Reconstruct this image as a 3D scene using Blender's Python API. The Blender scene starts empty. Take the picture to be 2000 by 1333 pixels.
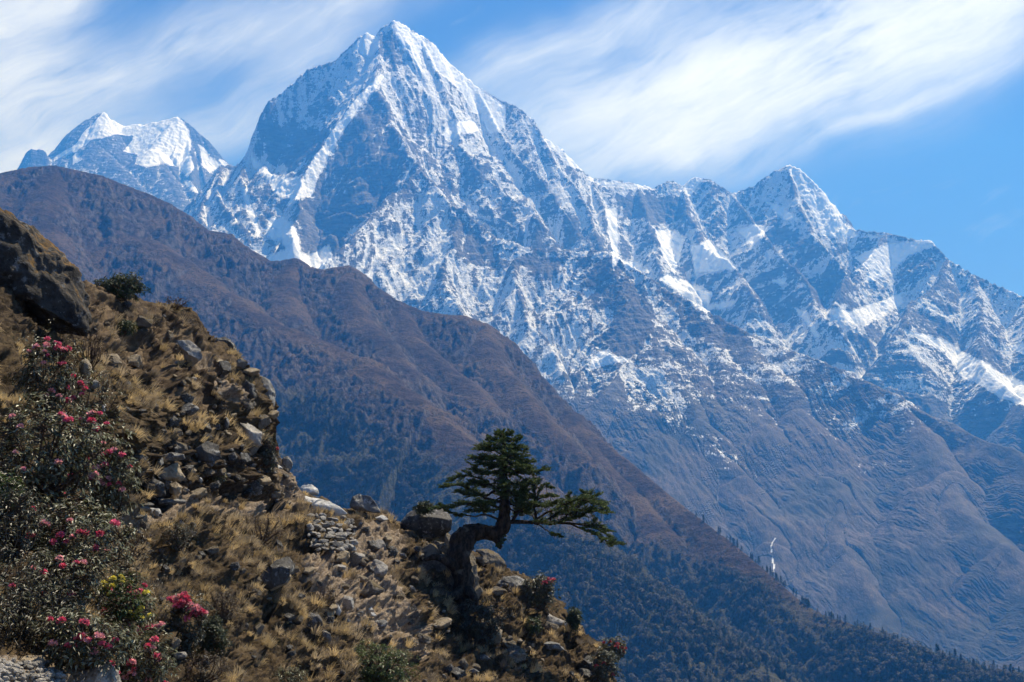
import bpy, math, random
import numpy as np
from mathutils import Vector, Matrix

# ------------------------------------------------------------------ camera, sky, sun, exposure
S = bpy.context.scene
PITCH = math.radians(7.0)
FPX, CX, CY = 2500.0, 1000.0, 666.5
SP, CP = math.sin(PITCH), math.cos(PITCH)
cam_data = bpy.data.cameras.new("camera")
cam_data.lens = 45.0
cam_data.sensor_width = 36.0
cam_data.clip_start = 0.1
cam_data.clip_end = 60000.0
cam = bpy.data.objects.new("camera", cam_data)
S.collection.objects.link(cam)
cam.location = (0, 0, 0)
cam.rotation_euler = (math.radians(90) + PITCH, 0, 0)
S.camera = cam

SUN_EL, SUN_AZ = math.radians(58), math.radians(44)      # azimuth to the right of the view direction (+Y)
SUN_DIR = Vector((math.sin(SUN_AZ) * math.cos(SUN_EL), math.cos(SUN_AZ) * math.cos(SUN_EL), math.sin(SUN_EL)))
sun_data = bpy.data.lights.new("sun", 'SUN')
sun_data.energy = 5.0
sun_data.angle = math.radians(0.55)
sun_data.color = (1.0, 0.965, 0.91)
sun = bpy.data.objects.new("sun", sun_data)
sun.rotation_euler = SUN_DIR.to_track_quat('Z', 'Y').to_euler()
S.collection.objects.link(sun)

S.render.engine = 'CYCLES'
S.view_settings.view_transform = 'Standard'
S.view_settings.look = 'None'
S.view_settings.gamma = 1.0
S.view_settings.use_curve_mapping = False
S.view_settings.exposure = 0.66
S.cycles.max_bounces = 5
S.cycles.diffuse_bounces = 2
S.cycles.glossy_bounces = 2
S.cycles.transmission_bounces = 1
S.cycles.transparent_max_bounces = 4
S.cycles.volume_bounces = 1
S.cycles.use_denoising = True


class NT:
    """small helper for wiring node trees"""
    def __init__(self, tree):
        self.t = tree
        tree.nodes.clear()

    def n(self, kind, **kw):
        nd = self.t.nodes.new(kind)
        for k, v in kw.items():
            setattr(nd, k, v)
        return nd

    def put(self, sock, v):
        if isinstance(v, bpy.types.NodeSocket):
            self.t.links.new(v, sock)
        elif v is not None:
            sock.default_value = v

    def m(self, op, a, b=None, c=None, clamp=False):
        nd = self.n('ShaderNodeMath', operation=op, use_clamp=clamp)
        self.put(nd.inputs[0], a)
        if b is not None: self.put(nd.inputs[1], b)
        if c is not None: self.put(nd.inputs[2], c)
        return nd.outputs[0]

    def vm(self, op, a, b=None):
        nd = self.n('ShaderNodeVectorMath', operation=op)
        self.put(nd.inputs[0], a)
        if b is not None: self.put(nd.inputs[1], b)
        return nd.outputs[0]

    def mapr(self, v, a, b, c=0.0, d=1.0, smooth=True):
        nd = self.n('ShaderNodeMapRange', interpolation_type='SMOOTHSTEP' if smooth else 'LINEAR')
        for i, q in enumerate((v, a, b, c, d)):
            self.put(nd.inputs[i], q)
        return nd.outputs[0]

    def noise(self, vec, scale, detail=4.0, rough=0.55, dist=0.0):
        nd = self.n('ShaderNodeTexNoise')
        self.put(nd.inputs['Vector'], vec)
        nd.inputs['Scale'].default_value = scale
        nd.inputs['Detail'].default_value = detail
        nd.inputs['Roughness'].default_value = rough
        nd.inputs['Distortion'].default_value = dist
        return nd.outputs[0]

    def vor(self, vec, scale, feature='F1'):
        nd = self.n('ShaderNodeTexVoronoi', feature=feature)
        self.put(nd.inputs['Vector'], vec)
        nd.inputs['Scale'].default_value = scale
        return nd.outputs[0]

    def mix(self, f, a, b):
        nd = self.n('ShaderNodeMix', data_type='RGBA')
        self.put(nd.inputs[0], f)
        for s, v in ((nd.inputs[6], a), (nd.inputs[7], b)):
            self.put(s, (v[0], v[1], v[2], 1.0) if isinstance(v, tuple) else v)
        return nd.outputs[2]

    def mapping(self, vec, rot=(0, 0, 0), scale=(1, 1, 1), loc=(0, 0, 0)):
        nd = self.n('ShaderNodeMapping')
        self.put(nd.inputs[0], vec)
        nd.inputs['Rotation'].default_value = rot
        nd.inputs['Scale'].default_value = scale
        nd.inputs['Location'].default_value = loc
        return nd.outputs[0]

    def attr(self, name):
        return self.n('ShaderNodeAttribute', attribute_name=name).outputs['Fac']

    def attrc(self, name):
        return self.n('ShaderNodeAttribute', attribute_name=name).outputs['Color']

    def pos(self):
        return self.n('ShaderNodeTexCoord').outputs['Object']


# sky with cirrus: Nishita sky and thin ice cloud, a function of direction only
world = bpy.data.worlds.new("World")
S.world = world
world.use_nodes = True
W = NT(world.node_tree)
sky = W.n('ShaderNodeTexSky', sky_type='NISHITA')
sky.sun_disc = False
sky.sun_elevation = SUN_EL
sky.sun_rotation = SUN_AZ
sky.altitude = 4500.0
sky.air_density = 1.0
sky.dust_density = 0.3
sky.ozone_density = 6.0
gen = W.n('ShaderNodeTexCoord').outputs['Generated']
sep = W.n('ShaderNodeSeparateXYZ')
W.put(sep.inputs[0], gen)
yy = W.m('MAXIMUM', W.m('ABSOLUTE', sep.outputs[1]), 0.05)
gu = W.m('DIVIDE', sep.outputs[0], yy)
gv = W.m('DIVIDE', sep.outputs[2], yy)
comb = W.n('ShaderNodeCombineXYZ')
W.put(comb.inputs[0], gu)
W.put(comb.inputs[1], gv)
cv = comb.outputs[0]


def tanuv(px, py):
    u, v = (px - CX) / FPX, (CY - py) / FPX
    y = CP - SP * v
    return u / y, (SP + CP * v) / y


def blob(px, py, ang, la, lb, amp, warp=None):
    """soft elongated bank of cloud round one direction of the sky"""
    u, v = tanuv(px, py)
    a = math.radians(ang)
    du = W.m('SUBTRACT', wu, u)
    dv = W.m('SUBTRACT', wv, v)
    p = W.m('DIVIDE', W.m('ADD', W.m('MULTIPLY', du, math.cos(a)), W.m('MULTIPLY', dv, math.sin(a))), la / FPX)
    q = W.m('DIVIDE', W.m('SUBTRACT', W.m('MULTIPLY', dv, math.cos(a)), W.m('MULTIPLY', du, math.sin(a))), lb / FPX)
    r2 = W.m('ADD', W.m('MULTIPLY', p, p), W.m('MULTIPLY', q, q))
    return W.m('MULTIPLY', W.m('EXPONENT', W.m('MULTIPLY', r2, -1.0)), amp)


wn1 = W.noise(W.mapping(cv, loc=(3, 1, 0)), 5.0, 3.0)
wn2 = W.noise(W.mapping(cv, loc=(7, 5, 0)), 5.0, 3.0)
wu = W.m('ADD', gu, W.m('MULTIPLY', W.m('SUBTRACT', wn1, 0.5), 0.10))
wv = W.m('ADD', gv, W.m('MULTIPLY', W.m('SUBTRACT', wn2, 0.5), 0.07))
comb2 = W.n('ShaderNodeCombineXYZ')
W.put(comb2.inputs[0], wu)
W.put(comb2.inputs[1], wv)
cw = comb2.outputs[0]
cl = None
for b in [
    (1250, 200, 14, 330, 85, 0.80), (1560, 120, 20, 440, 130, 1.05), (1900, -20, 25, 330, 120, 0.9),
    (1330, 290, 12, 200, 45, 0.55), (1150, 60, 20, 240, 45, 0.45), (1760, 215, 24, 230, 16, 0.40),
    (20, 190, 20, 190, 150, 0.8), (330, 80, 25, 210, 50, 0.5), (620, 30, 20, 260, 45, 0.40),
    (560, 130, 25, 150, 40, 0.35), (30, 330, 10, 150, 50, 1.0), (60, 10, 30, 160, 45, 0.75),
    (400, 240, 8, 200, 55, 0.40), (940, 130, 35, 90, 50, 0.25)]:
    g = blob(*b)
    cl = g if cl is None else W.m('ADD', cl, g)
fib = W.noise(W.mapping(cw, rot=(0, 0, math.radians(-22)), scale=(1, 1, 1)), 1.0)
rotv = W.mapping(W.mapping(cw, rot=(0, 0, math.radians(-21))), scale=(5, 26, 1))
fib = W.noise(rotv, 1.0, 7.0, 0.62, 0.4)
rot2 = W.mapping(W.mapping(cw, rot=(0, 0, math.radians(-33)), loc=(3, 3, 0)), scale=(9, 70, 1))
fib2 = W.noise(rot2, 1.0, 6.0, 0.65, 0.3)
soft = W.noise(cw, 9.0, 5.0, 0.55)
fine = W.noise(W.mapping(W.mapping(cw, rot=(0, 0, math.radians(-28)), loc=(1, 8, 0)), scale=(22, 150, 1)), 1.0, 5.0, 0.7, 0.6)
tex = W.m('ADD', W.m('ADD', W.m('MULTIPLY', W.m('SUBTRACT', fib, 0.5), 1.9), W.m('MULTIPLY', W.m('SUBTRACT', fib2, 0.5), 0.9)), W.m('ADD', W.m('MULTIPLY', W.m('SUBTRACT', soft, 0.5), 1.6), W.m('MULTIPLY', W.m('SUBTRACT', fine, 0.5), 0.7)))
dens = W.m('MULTIPLY', cl, W.m('MAXIMUM', W.m('ADD', 0.86, tex), 0.06))
dens = W.m('ADD', dens, W.m('MULTIPLY', W.m('MAXIMUM', W.m('SUBTRACT', tex, 0.22), 0.0), 0.18))
dens = W.m('SUBTRACT', 1.0, W.m('EXPONENT', W.m('MULTIPLY', dens, -1.45)))
wclamp = W.m('MINIMUM', W.m('MAXIMUM', dens, 0.0), 0.95)
CLOUD_COL = (11.0, 11.5, 11.3)
SKY_TINT = None
skyc = W.n('ShaderNodeMix', data_type='RGBA', blend_type='MULTIPLY')
skyc.inputs[0].default_value = 1.0
W.put(skyc.inputs[6], sky.outputs[0])
skyc.inputs[7].default_value = (0.76, 0.77, 1.0, 1)
skyc = skyc.outputs[2]
mx = W.mix(wclamp, skyc, CLOUD_COL)
bg = W.n('ShaderNodeBackground')
bg.inputs['Strength'].default_value = 0.07
W.put(bg.inputs['Color'], mx)
wo = W.n('ShaderNodeOutputWorld')
W.t.links.new(bg.outputs[0], wo.inputs['Surface'])


# ------------------------------------------------------------------ noise and mesh helpers
RNG = np.random.default_rng(7)
PERM = np.concatenate([RNG.permutation(256)] * 3).astype(np.int32)
_a = np.linspace(0, 2 * np.pi, 64, endpoint=False)
G2X, G2Y = np.cos(_a).astype(np.float32), np.sin(_a).astype(np.float32)
_g = RNG.normal(size=(64, 3))
_g /= np.linalg.norm(_g, axis=1)[:, None]
G3 = _g.astype(np.float32)


def perlin2(x, y, seed=0):
    x = np.asarray(x, np.float64) + seed * 17.31
    y = np.asarray(y, np.float64) + seed * 9.73
    xf, yf = np.floor(x), np.floor(y)
    xi, yi = xf.astype(np.int64) & 255, yf.astype(np.int64) & 255
    x, y = (x - xf).astype(np.float32), (y - yf).astype(np.float32)
    u, v = x * x * x * (x * (x * 6 - 15) + 10), y * y * y * (y * (y * 6 - 15) + 10)

    def g(ix, iy, fx, fy):
        h = PERM[PERM[ix] + iy] & 63
        return G2X[h] * fx + G2Y[h] * fy
    a = g(xi, yi, x, y)
    b = g((xi + 1) & 255, yi, x - 1, y)
    c = g(xi, (yi + 1) & 255, x, y - 1)
    d = g((xi + 1) & 255, (yi + 1) & 255, x - 1, y - 1)
    return 1.5 * ((a + (b - a) * u) * (1 - v) + (c + (d - c) * u) * v)


def perlin3(x, y, z, seed=0):
    x = np.asarray(x, np.float64) + seed * 11.7
    y = np.asarray(y, np.float64) + seed * 5.31
    z = np.asarray(z, np.float64) + seed * 7.77
    xf, yf, zf = np.floor(x), np.floor(y), np.floor(z)
    xi, yi, zi = xf.astype(np.int64) & 255, yf.astype(np.int64) & 255, zf.astype(np.int64) & 255
    x, y, z = (x - xf).astype(np.float32), (y - yf).astype(np.float32), (z - zf).astype(np.float32)
    f = lambda t: t * t * t * (t * (t * 6 - 15) + 10)
    u, v, w = f(x), f(y), f(z)
    r = 0
    for dz in (0, 1):
        for dy in (0, 1):
            for dx in (0, 1):
                h = PERM[PERM[PERM[(xi + dx) & 255] + ((yi + dy) & 255)] + ((zi + dz) & 255)] & 63
                g = G3[h]
                val = g[..., 0] * (x - dx) + g[..., 1] * (y - dy) + g[..., 2] * (z - dz)
                r = r + val * (u if dx else 1 - u) * (v if dy else 1 - v) * (w if dz else 1 - w)
    return 1.6 * r


def fbm2(x, y, oct=4, seed=0, gain=0.5, ridged=False):
    r, a, s = 0, 1.0, 0.0
    for i in range(oct):
        n = perlin2(x, y, seed + i * 3)
        if ridged: n = 1 - 2 * np.abs(n)
        r = r + a * n
        s += a
        a *= gain
        x, y = x * 2.03 * 0.8 - y * 2.03 * 0.6, x * 2.03 * 0.6 + y * 2.03 * 0.8
    return r / s


def fbm3(x, y, z, oct=4, seed=0, gain=0.5, ridged=False):
    r, a, s = 0, 1.0, 0.0
    for i in range(oct):
        n = perlin3(x, y, z, seed + i * 3)
        if ridged: n = 1 - 2 * np.abs(n)
        r = r + a * n
        s += a
        a *= gain
        x, y, z = x * 2.03 + 5, y * 2.03 + 3, z * 2.03 + 1
    return r / s


def sstep(x, a, b):
    t = np.clip((x - a) / (b - a), 0, 1)
    return t * t * (3 - 2 * t)


def at(px, py, D):
    """world point seen at photograph pixel (px, py) at horizontal distance D metres"""
    px, py, D = np.asarray(px, float), np.asarray(py, float), np.asarray(D, float)
    u, v = (px - CX) / FPX, (CY - py) / FPX
    y, z = CP - SP * v, SP + CP * v
    r = np.hypot(u, y)
    return np.stack([u / r * D, y / r * D, z / r * D], -1)


def pix(P):
    x, y, z = P[..., 0], P[..., 1], P[..., 2]
    d = np.maximum(CP * y + SP * z, 1e-3)
    v = (-SP * y + CP * z) / d
    return CX + FPX * x / d, CY - FPX * v


def mesh_from(name, V, F, mat=None, smooth=False, attrs=None, parent=None, quads=True):
    """V (n,3), F (m,k) index array -> linked mesh object"""
    V = np.ascontiguousarray(V, np.float32)
    F = np.ascontiguousarray(F, np.int32)
    me = bpy.data.meshes.new(name)
    k = F.shape[1]
    me.vertices.add(len(V))
    me.vertices.foreach_set('co', V.ravel())
    me.loops.add(F.size)
    me.loops.foreach_set('vertex_index', F.ravel())
    me.polygons.add(len(F))
    me.polygons.foreach_set('loop_start', np.arange(0, F.size, k, dtype=np.int32))
    me.polygons.foreach_set('use_smooth', np.full(len(F), smooth, bool))
    me.update(calc_edges=True)
    if attrs:
        for an, av in attrs.items():
            av = np.asarray(av, np.float32)
            if av.ndim == 1:
                at_ = me.attributes.new(an, 'FLOAT', 'POINT')
                at_.data.foreach_set('value', av)
            else:
                at_ = me.attributes.new(an, 'FLOAT_COLOR', 'POINT')
                at_.data.foreach_set('color', np.concatenate([av, np.ones((len(av), 1), np.float32)], 1).ravel())
    ob = bpy.data.objects.new(name, me)
    if mat: me.materials.append(mat)
    S.collection.objects.link(ob)
    if parent: ob.parent = parent
    return ob


def grid_faces(nr, nc):
    i = np.arange(nr * nc).reshape(nr, nc)
    return np.stack([i[:-1, :-1].ravel(), i[:-1, 1:].ravel(), i[1:, 1:].ravel(), i[1:, :-1].ravel()], 1)


def tag(o, label=None, cat=None, group=None, kind=None):
    if label: o['label'] = label
    if cat: o['category'] = cat
    if group: o['group'] = group
    if kind: o['kind'] = kind
    return o


def in_poly(px, py, poly):
    inside = np.zeros(px.shape, bool)
    n = len(poly)
    for i in range(n):
        x0, y0 = poly[i]
        x1, y1 = poly[(i + 1) % n]
        if y0 == y1: continue
        c = ((y0 > py) != (y1 > py)) & (px < (x1 - x0) * (py - y0) / (y1 - y0) + x0)
        inside ^= c
    return inside


def mat_new(name):
    m = bpy.data.materials.new(name)
    m.use_nodes = True
    return m, NT(m.node_tree)


def finish(N, color, rough=0.9, bump=None, bstr=1.0, bdist=1.0, spec=0.2, extra=None):
    p = N.n('ShaderNodeBsdfPrincipled')
    if extra:                                     # thin leaves and blades let light through
        tr = N.n('ShaderNodeBsdfTranslucent')
        N.put(tr.inputs[0], color)
        ms = N.n('ShaderNodeMixShader')
        ms.inputs[0].default_value = extra
    N.put(p.inputs['Base Color'], (color[0], color[1], color[2], 1.0) if isinstance(color, tuple) else color)
    N.put(p.inputs['Roughness'], rough)
    p.inputs['Specular IOR Level'].default_value = spec
    if bump is not None:
        b = N.n('ShaderNodeBump')
        b.inputs['Strength'].default_value = bstr
        b.inputs['Distance'].default_value = bdist
        N.put(b.inputs['Height'], bump)
        N.t.links.new(b.outputs[0], p.inputs['Normal'])
    o = N.n('ShaderNodeOutputMaterial')
    if extra:
        N.t.links.new(p.outputs[0], ms.inputs[1])
        N.t.links.new(tr.outputs[0], ms.inputs[2])
        N.t.links.new(ms.outputs[0], o.inputs['Surface'])
    else:
        N.t.links.new(p.outputs[0], o.inputs['Surface'])
    return p


# ------------------------------------------------------------------ terrain from ridge lines
def ridge_field(X, Y, ridges, U=None, V=None):
    """height as the highest of the slopes falling from every ridge; distance to that ridge, place along it, and how
    far the next ridge's slope lies below"""
    H = np.full(X.shape, -1e9, X.dtype)
    H2 = H.copy()
    DD = np.zeros(X.shape, X.dtype)
    SS = np.zeros(X.shape, X.dtype)
    for k, (pts, m, n, c, *rest) in enumerate(ridges):
        rr = rest[0] if rest else 3.0
        Qx, Qy = (U, V) if (U is not None and len(rest) > 1 and rest[1]) else (X, Y)
        P = at(*np.array(pts, float).T).astype(X.dtype)
        s0 = k * 977.0
        h = np.full(X.shape, -1e9, X.dtype)
        hd = np.zeros(X.shape, X.dtype)
        hs = np.zeros(X.shape, X.dtype)
        for i in range(len(P) - 1):
            a, b = P[i], P[i + 1]
            e = b[:2] - a[:2]
            L = max(np.hypot(*e), 1e-6)
            t = np.clip(((Qx - a[0]) * e[0] + (Qy - a[1]) * e[1]) / L ** 2, 0, 1)
            dx, dy = Qx - a[0] - t * e[0], Qy - a[1] - t * e[1]
            d = np.sqrt(dx * dx + dy * dy + rr * rr) - rr
            mm = m if len(rest) < 3 else np.where(e[0] * dy - e[1] * dx > -1.2 * np.maximum(dx * e[0] + dy * e[1] - 1e-3 * L, 0), np.asarray(rest[2], X.dtype), np.asarray(m, X.dtype))
            hz = a[2] + t * (b[2] - a[2]) - mm * d - n * c * (1 - np.exp(-d / c))
            up = hz > h
            h = np.where(up, hz, h)
            hd = np.where(up, d, hd)
            ang = (dx * e[0] + dy * e[1]) / L         # beyond the ends gullies fan out
            hs = np.where(up, s0 + t * L + ang * 0.7, hs)
            s0 += L
        up = h > H
        H2 = np.where(up, H, np.maximum(H2, h))
        H = np.where(up, h, H)
        DD = np.where(up, hd, DD)
        SS = np.where(up, hs, SS)
    return H, DD, SS, H - H2


def polar_terrain(ridges, px0, px1, step, d0, d1, nrows, detail, floor=-700.0, coarse=900, warp=(0.22, 130, 600, 95, 380, 600), wvis=1.0, flat=0.05, blur=3):
    cols = np.arange(px0, px1 + step, step)
    az = np.arctan2((cols - CX) / FPX, CP)                       # one azimuth per column
    sa, ca = np.sin(az), np.cos(az)

    def base(R, A_s, A_c):
        X, Y = R * A_s, R * A_c
        sk = [r for r in ridges if len(r) < 6 or not r[5]]
        d = ridge_field(X, Y, sk)[1]
        amp = np.minimum(d * warp[0], warp[1])
        wx = X + amp * fbm2(X / warp[2], Y / warp[2], 3, 11)
        wy = Y + amp * fbm2(X / warp[2], Y / warp[2], 3, 29)
        wa = warp[3] * sstep(d, warp[5] * 0.1, warp[5])
        ux = X + wa * fbm2(X / warp[4], Y / warp[4], 4, 13)
        uy = Y + wa * fbm2(X / warp[4], Y / warp[4], 4, 31)
        f = np.float32
        return X, Y, *[q.astype(float) for q in ridge_field(wx.astype(f), wy.astype(f), ridges, ux.astype(f), uy.astype(f))]
    r = np.linspace(d0, d1, coarse)
    csub = slice(None, None, 4)
    X, Y, H, DD, SS, MG = base(r[:, None] * np.ones(len(sa[csub]))[None], sa[csub][None], ca[csub][None])
    H = np.maximum(H, floor)
    tan = H / r[:, None]
    vis = tan >= np.maximum.accumulate(tan, 0) - 0.002
    w = np.abs(np.diff(tan, axis=0)) * vis[1:] * wvis + np.diff(r)[:, None] / r[1:, None] * flat + 1e-6
    for ax, k in ((1, 3), (1, 3), (0, blur), (0, blur)):
        w = sum(np.roll(w, i, ax) for i in range(-k, k + 1)) / (2 * k + 1)
    cum = np.concatenate([np.zeros((1, w.shape[1])), np.cumsum(w, 0)])
    cum /= cum[-1]
    rows = np.empty((nrows, w.shape[1]))
    q = np.linspace(0, 1, nrows)
    for j in range(w.shape[1]):
        rows[:, j] = np.interp(q, cum[:, j], r)
    full = np.empty((nrows, len(cols)))
    jc = np.arange(len(cols))[csub]
    for i in range(nrows):
        full[i] = np.interp(np.arange(len(cols)), jc, rows[i])
    X, Y, H, DD, SS, MG = base(full, sa[None], ca[None])
    H = np.maximum(H, floor + 6 * fbm2(X / 200, Y / 200, 3, 5))
    H0 = H
    H = detail(X, Y, H, DD, SS, MG)
    P = np.stack([X, Y, H], -1)
    return P, H0, DD, SS, cols


def slope_concavity(P):
    """steepness and hollowness of a polar grid, per vertex"""
    H = P[..., 2]
    blur = lambda a, k: sum(np.roll(np.roll(a, i, 0), j, 1) for i in (-k, 0, k) for j in (-k, 0, k)) / 9
    conc = blur(H, 3) - H
    gx = np.gradient(P, axis=1)
    gy = np.gradient(P, axis=0)
    n = np.cross(gx, gy)
    n /= np.linalg.norm(n, axis=-1)[..., None] + 1e-9
    n *= np.sign(n[..., 2:3])
    return n, conc
# ------------------------------------------------------------------ the snow range
K = (1.25, 0.45, 400)
MID = (1.0, 0.35, 300)
LOW = (0.62, 0.35, 300)
ridges_main = [
    ([(380, 445, 6500), (395, 400, 6650), (430, 330, 6950), (445, 325, 7000), (457, 330, 7000), (470, 322, 6900), (484, 303, 6850), (497, 310, 6850)], *K),
    ([(510, 245, 6850), (512, 222, 6850), (526, 200, 6870), (545, 190, 6900), (580, 160, 6920), (600, 140, 6950), (655, 122, 6980)], 2.7, 0.5, 200),
    ([(502, 312, 6850), (530, 345, 6620), (590, 352, 6450), (640, 300, 6560)], 0.9, 0.3, 150, 40),
    ([(655, 122, 6980), (682, 95, 7000), (700, 78, 7000), (715, 68, 7010), (736, 76, 7020), (745, 58, 7020), (770, 44, 7020), (790, 52, 7040), (820, 72, 7060), (850, 92, 7080),
      (872, 122, 7090), (900, 145, 7100), (930, 172, 7100), (975, 198, 7120), (1012, 213, 7120), (1042, 238, 7120),
      (1058, 268, 7130), (1100, 298, 7160), (1128, 328, 7200), (1155, 352, 7250)], 1.45, 0.45, 400),
    ([(1155, 352, 7250), (1200, 356, 7300), (1245, 364, 7350), (1278, 371, 7400), (1310, 357, 7450), (1335, 367, 7450), (1355, 350, 7480),
      (1388, 355, 7450), (1430, 382, 7450), (1475, 366, 7450), (1490, 352, 7450), (1512, 339, 7450), (1540, 326, 7450), (1562, 335, 7430),
      (1600, 370, 7380), (1622, 412, 7330), (1658, 450, 7260), (1690, 456, 7200), (1730, 460, 7120), (1780, 471, 7020),
      (1818, 474, 6980), (1850, 510, 6900), (1900, 540, 6800), (1960, 568, 6700), (2000, 585, 6650), (2100, 640, 6500), (2350, 760, 6200)], *K),
    # central spur and the front buttress
    ([(745, 60, 7020), (738, 110, 6850), (735, 163, 6640), (748, 235, 6380), (800, 310, 6080), (868, 400, 5750)], 1.25, 0.35, 250),
    ([(735, 163, 6640), (690, 218, 6520), (645, 280, 6380), (603, 345, 6180), (590, 420, 5900), (575, 480, 5700)], 1.4, 0.4, 200),
    ([(820, 335, 5980), (755, 400, 5750), (690, 460, 5550), (635, 520, 5350), (560, 620, 5000)], 1.1, 0.35, 200),
    ([(868, 400, 5750), (950, 460, 5600), (1035, 492, 5450), (1110, 492, 5350), (1190, 500, 5250), (1262, 545, 5150), (1330, 580, 5080), (1400, 612, 5000),
      (1480, 655, 4900), (1600, 712, 4750), (1760, 785, 4550), (1900, 850, 4350), (2100, 930, 4100), (2300, 1000, 3900)], 0.95, 0.35, 250),
    ([(868, 400, 5750), (880, 480, 5500), (870, 560, 5250), (900, 640, 4950)], *MID),
    ([(1035, 492, 5450), (1010, 560, 5200), (1040, 640, 4950), (1090, 740, 4650)], *MID),
    # right face of the main peak
    ([(820, 72, 7060), (860, 160, 6850), (900, 260, 6620), (960, 350, 6380), (1060, 440, 6100)], 1.35, 0.3, 200),
    ([(930, 172, 7100), (975, 260, 6900), (1040, 350, 6650), (1130, 450, 6350)], 1.35, 0.3, 200),
    ([(1042, 238, 7120), (1085, 320, 6950), (1150, 410, 6750), (1180, 480, 6500)], 1.35, 0.3, 200),
    # broken ground under the left col
    ([(484, 303, 6850), (470, 350, 6650), (505, 400, 6450), (540, 440, 6250), (560, 480, 6050)], 1.3, 0.3, 150),
    ([(430, 330, 6950), (425, 380, 6650), (460, 430, 6350), (500, 470, 6100)], 1.3, 0.3, 150),
    ([(395, 400, 6650), (390, 430, 6450), (420, 470, 6200)], 1.3, 0.3, 150),
    # spurs of the right range
    ([(1155, 352, 7250), (1175, 410, 7000), (1195, 470, 6750), (1215, 520, 6500)], 1.3, 0.35, 200),
    ([(1245, 364, 7350), (1262, 420, 7080), (1290, 480, 6800), (1285, 540, 6550)], 1.3, 0.35, 200),
    ([(1335, 367, 7450), (1345, 420, 7200), (1385, 480, 6900), (1440, 540, 6550), (1480, 590, 6250)], 1.3, 0.35, 200),
    ([(1430, 382, 7450), (1470, 440, 7150), (1530, 510, 6800), (1590, 585, 6450), (1630, 640, 6150)], 1.3, 0.35, 200),
    ([(1540, 326, 7450), (1555, 390, 7250), (1600, 470, 6950), (1650, 540, 6650), (1640, 600, 6300)], 1.35, 0.35, 200),
    ([(1730, 460, 7120), (1690, 520, 6850), (1660, 570, 6600)], 1.3, 0.3, 200),
    ([(1850, 510, 6900), (1830, 560, 6650), (1780, 600, 6400), (1760, 660, 6050)], 1.2, 0.35, 200),
    ([(1900, 540, 6800), (1920, 610, 6450), (1900, 680, 6100), (1950, 740, 5750), (2050, 830, 5300)], 1.15, 0.35, 200),
    ([(2000, 585, 6650), (2030, 680, 6200), (2100, 780, 5700)], *MID),
    # lower spurs down to the valley
    ([(1190, 500, 5250), (1245, 600, 4950), (1290, 700, 4680), (1370, 820, 4380), (1450, 930, 4150), (1510, 1060, 3900), (1520, 1200, 3600)], 0.75, 0.4, 200),
    ([(1245, 600, 4950), (1235, 690, 4700), (1160, 790, 4400), (1120, 900, 4100)], 0.85, 0.35, 150),
    ([(1480, 655, 4900), (1560, 800, 4550), (1620, 930, 4250), (1640, 1060, 3950), (1700, 1250, 3500)], LOW[0], LOW[1], LOW[2]),
    ([(1760, 785, 4550), (1850, 920, 4200), (1960, 1060, 3850), (2080, 1220, 3450)], *LOW),
    ([(1380, 605, 5000), (1430, 720, 4720), (1500, 830, 4450), (1530, 960, 4200)], 0.75, 0.35, 200),
]


_sky = {0, 1, 3, 4}

def lean(X, Y, H):
    """how far the ribs lean sideways as they fall: down-right on the right flank, down-left on the lower buttress"""
    a, e = X / Y, H / Y
    k = -0.35 + 1.15 * sstep(a, -0.09, -0.01)
    low = (1 - sstep(e, 0.205, 0.235)) * (1 - sstep(a, 0.01, 0.07)) * sstep(a, -0.2, -0.14)
    return -(k * (1 - low) - 1.0 * low)

ridges_main = [r if i in _sky else tuple(r[:4]) + (40.0 if r[1] < 0.8 else 6.0, 1) for i, r in enumerate(ridges_main)]


def detail_main(X, Y, H, d, s, mg):
    gw = fbm2(X / 260, Y / 260, 3, 41) * 0.9
    s = s - lean(X, Y, H) * d
    A = sstep(d, 0, 500)
    A2 = sstep(d, 0, 110)
    low = 1 - 0.75 * sstep(-H, -450, 250)                          # the valley fans are smooth
    high = sstep(H, 50, 950)
    g = 0
    for lam, amp, e, a, sd in ((420, 85, 5, A, 1), (190, 42, 5, A, 2), (84, 22, 4, A2, 3), (38, 12, 4, A2, 4), (17, 5.5, 3, A2, 5)):
        g = g + amp * a * (high if lam < 100 else low ** 2 if lam < 200 else 1) * (np.abs(perlin2(s / lam + gw, d / (lam * e), sd)) * 2 - 0.55)
    g = g * (0.12 + 0.88 * sstep(mg, 0, 160))
    sh = (X + 0.45 * Y + 40 * perlin2(X / 300, Y / 300, 62))
    r = 30 * A * fbm2(X / 300, Y / 300, 4, 61, 0.5, True) + A2 * (7 * fbm2(X / 62, Y / 62, 4, 71, 0.6, True) + 13 * fbm2(sh / 46, Y / 210, 4, 74, 0.62, True))
    # tilted strata: small steps cutting across the slopes
    st = H * 0.72 - X * 0.62 * np.tanh(perlin2(X / 2600 + 0.3, Y / 2600, 76) * 3 + 0.7) + 30 * perlin2(X / 220, Y / 220, 77)
    r = r + 5.0 * A2 * sstep(H, 250, 900) * (np.abs((st / 46.0) % 1.0 - 0.5) * 2 - 0.5) * (0.4 + np.abs(perlin2(X / 150, Y / 150, 79)) * 2)
    sharp = (13 * fbm2(X / 45, Y / 45, 4, 91, 0.6, True) + 11 * sstep(H, 300, 800) * fbm2(X / 22, Y / 22, 3, 93, 0.7, True)) * (1 - A2)
    run = 9 * A * (1 - low) * fbm2(sh / 75, Y / 700, 4, 78, 0.6, True)
    return H + g * (0.10 + 0.90 * low) + r * np.clip(low - 0.2, 0, 1) * 1.25 + run + sharp * (0.1 + 0.9 * high) + (1 - high) * A2 * (5 * fbm2(sh / 28, Y / 190, 4, 88, 0.65, True) + 3 * fbm2(X / 16, Y / 40, 3, 89, 0.6))


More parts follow.
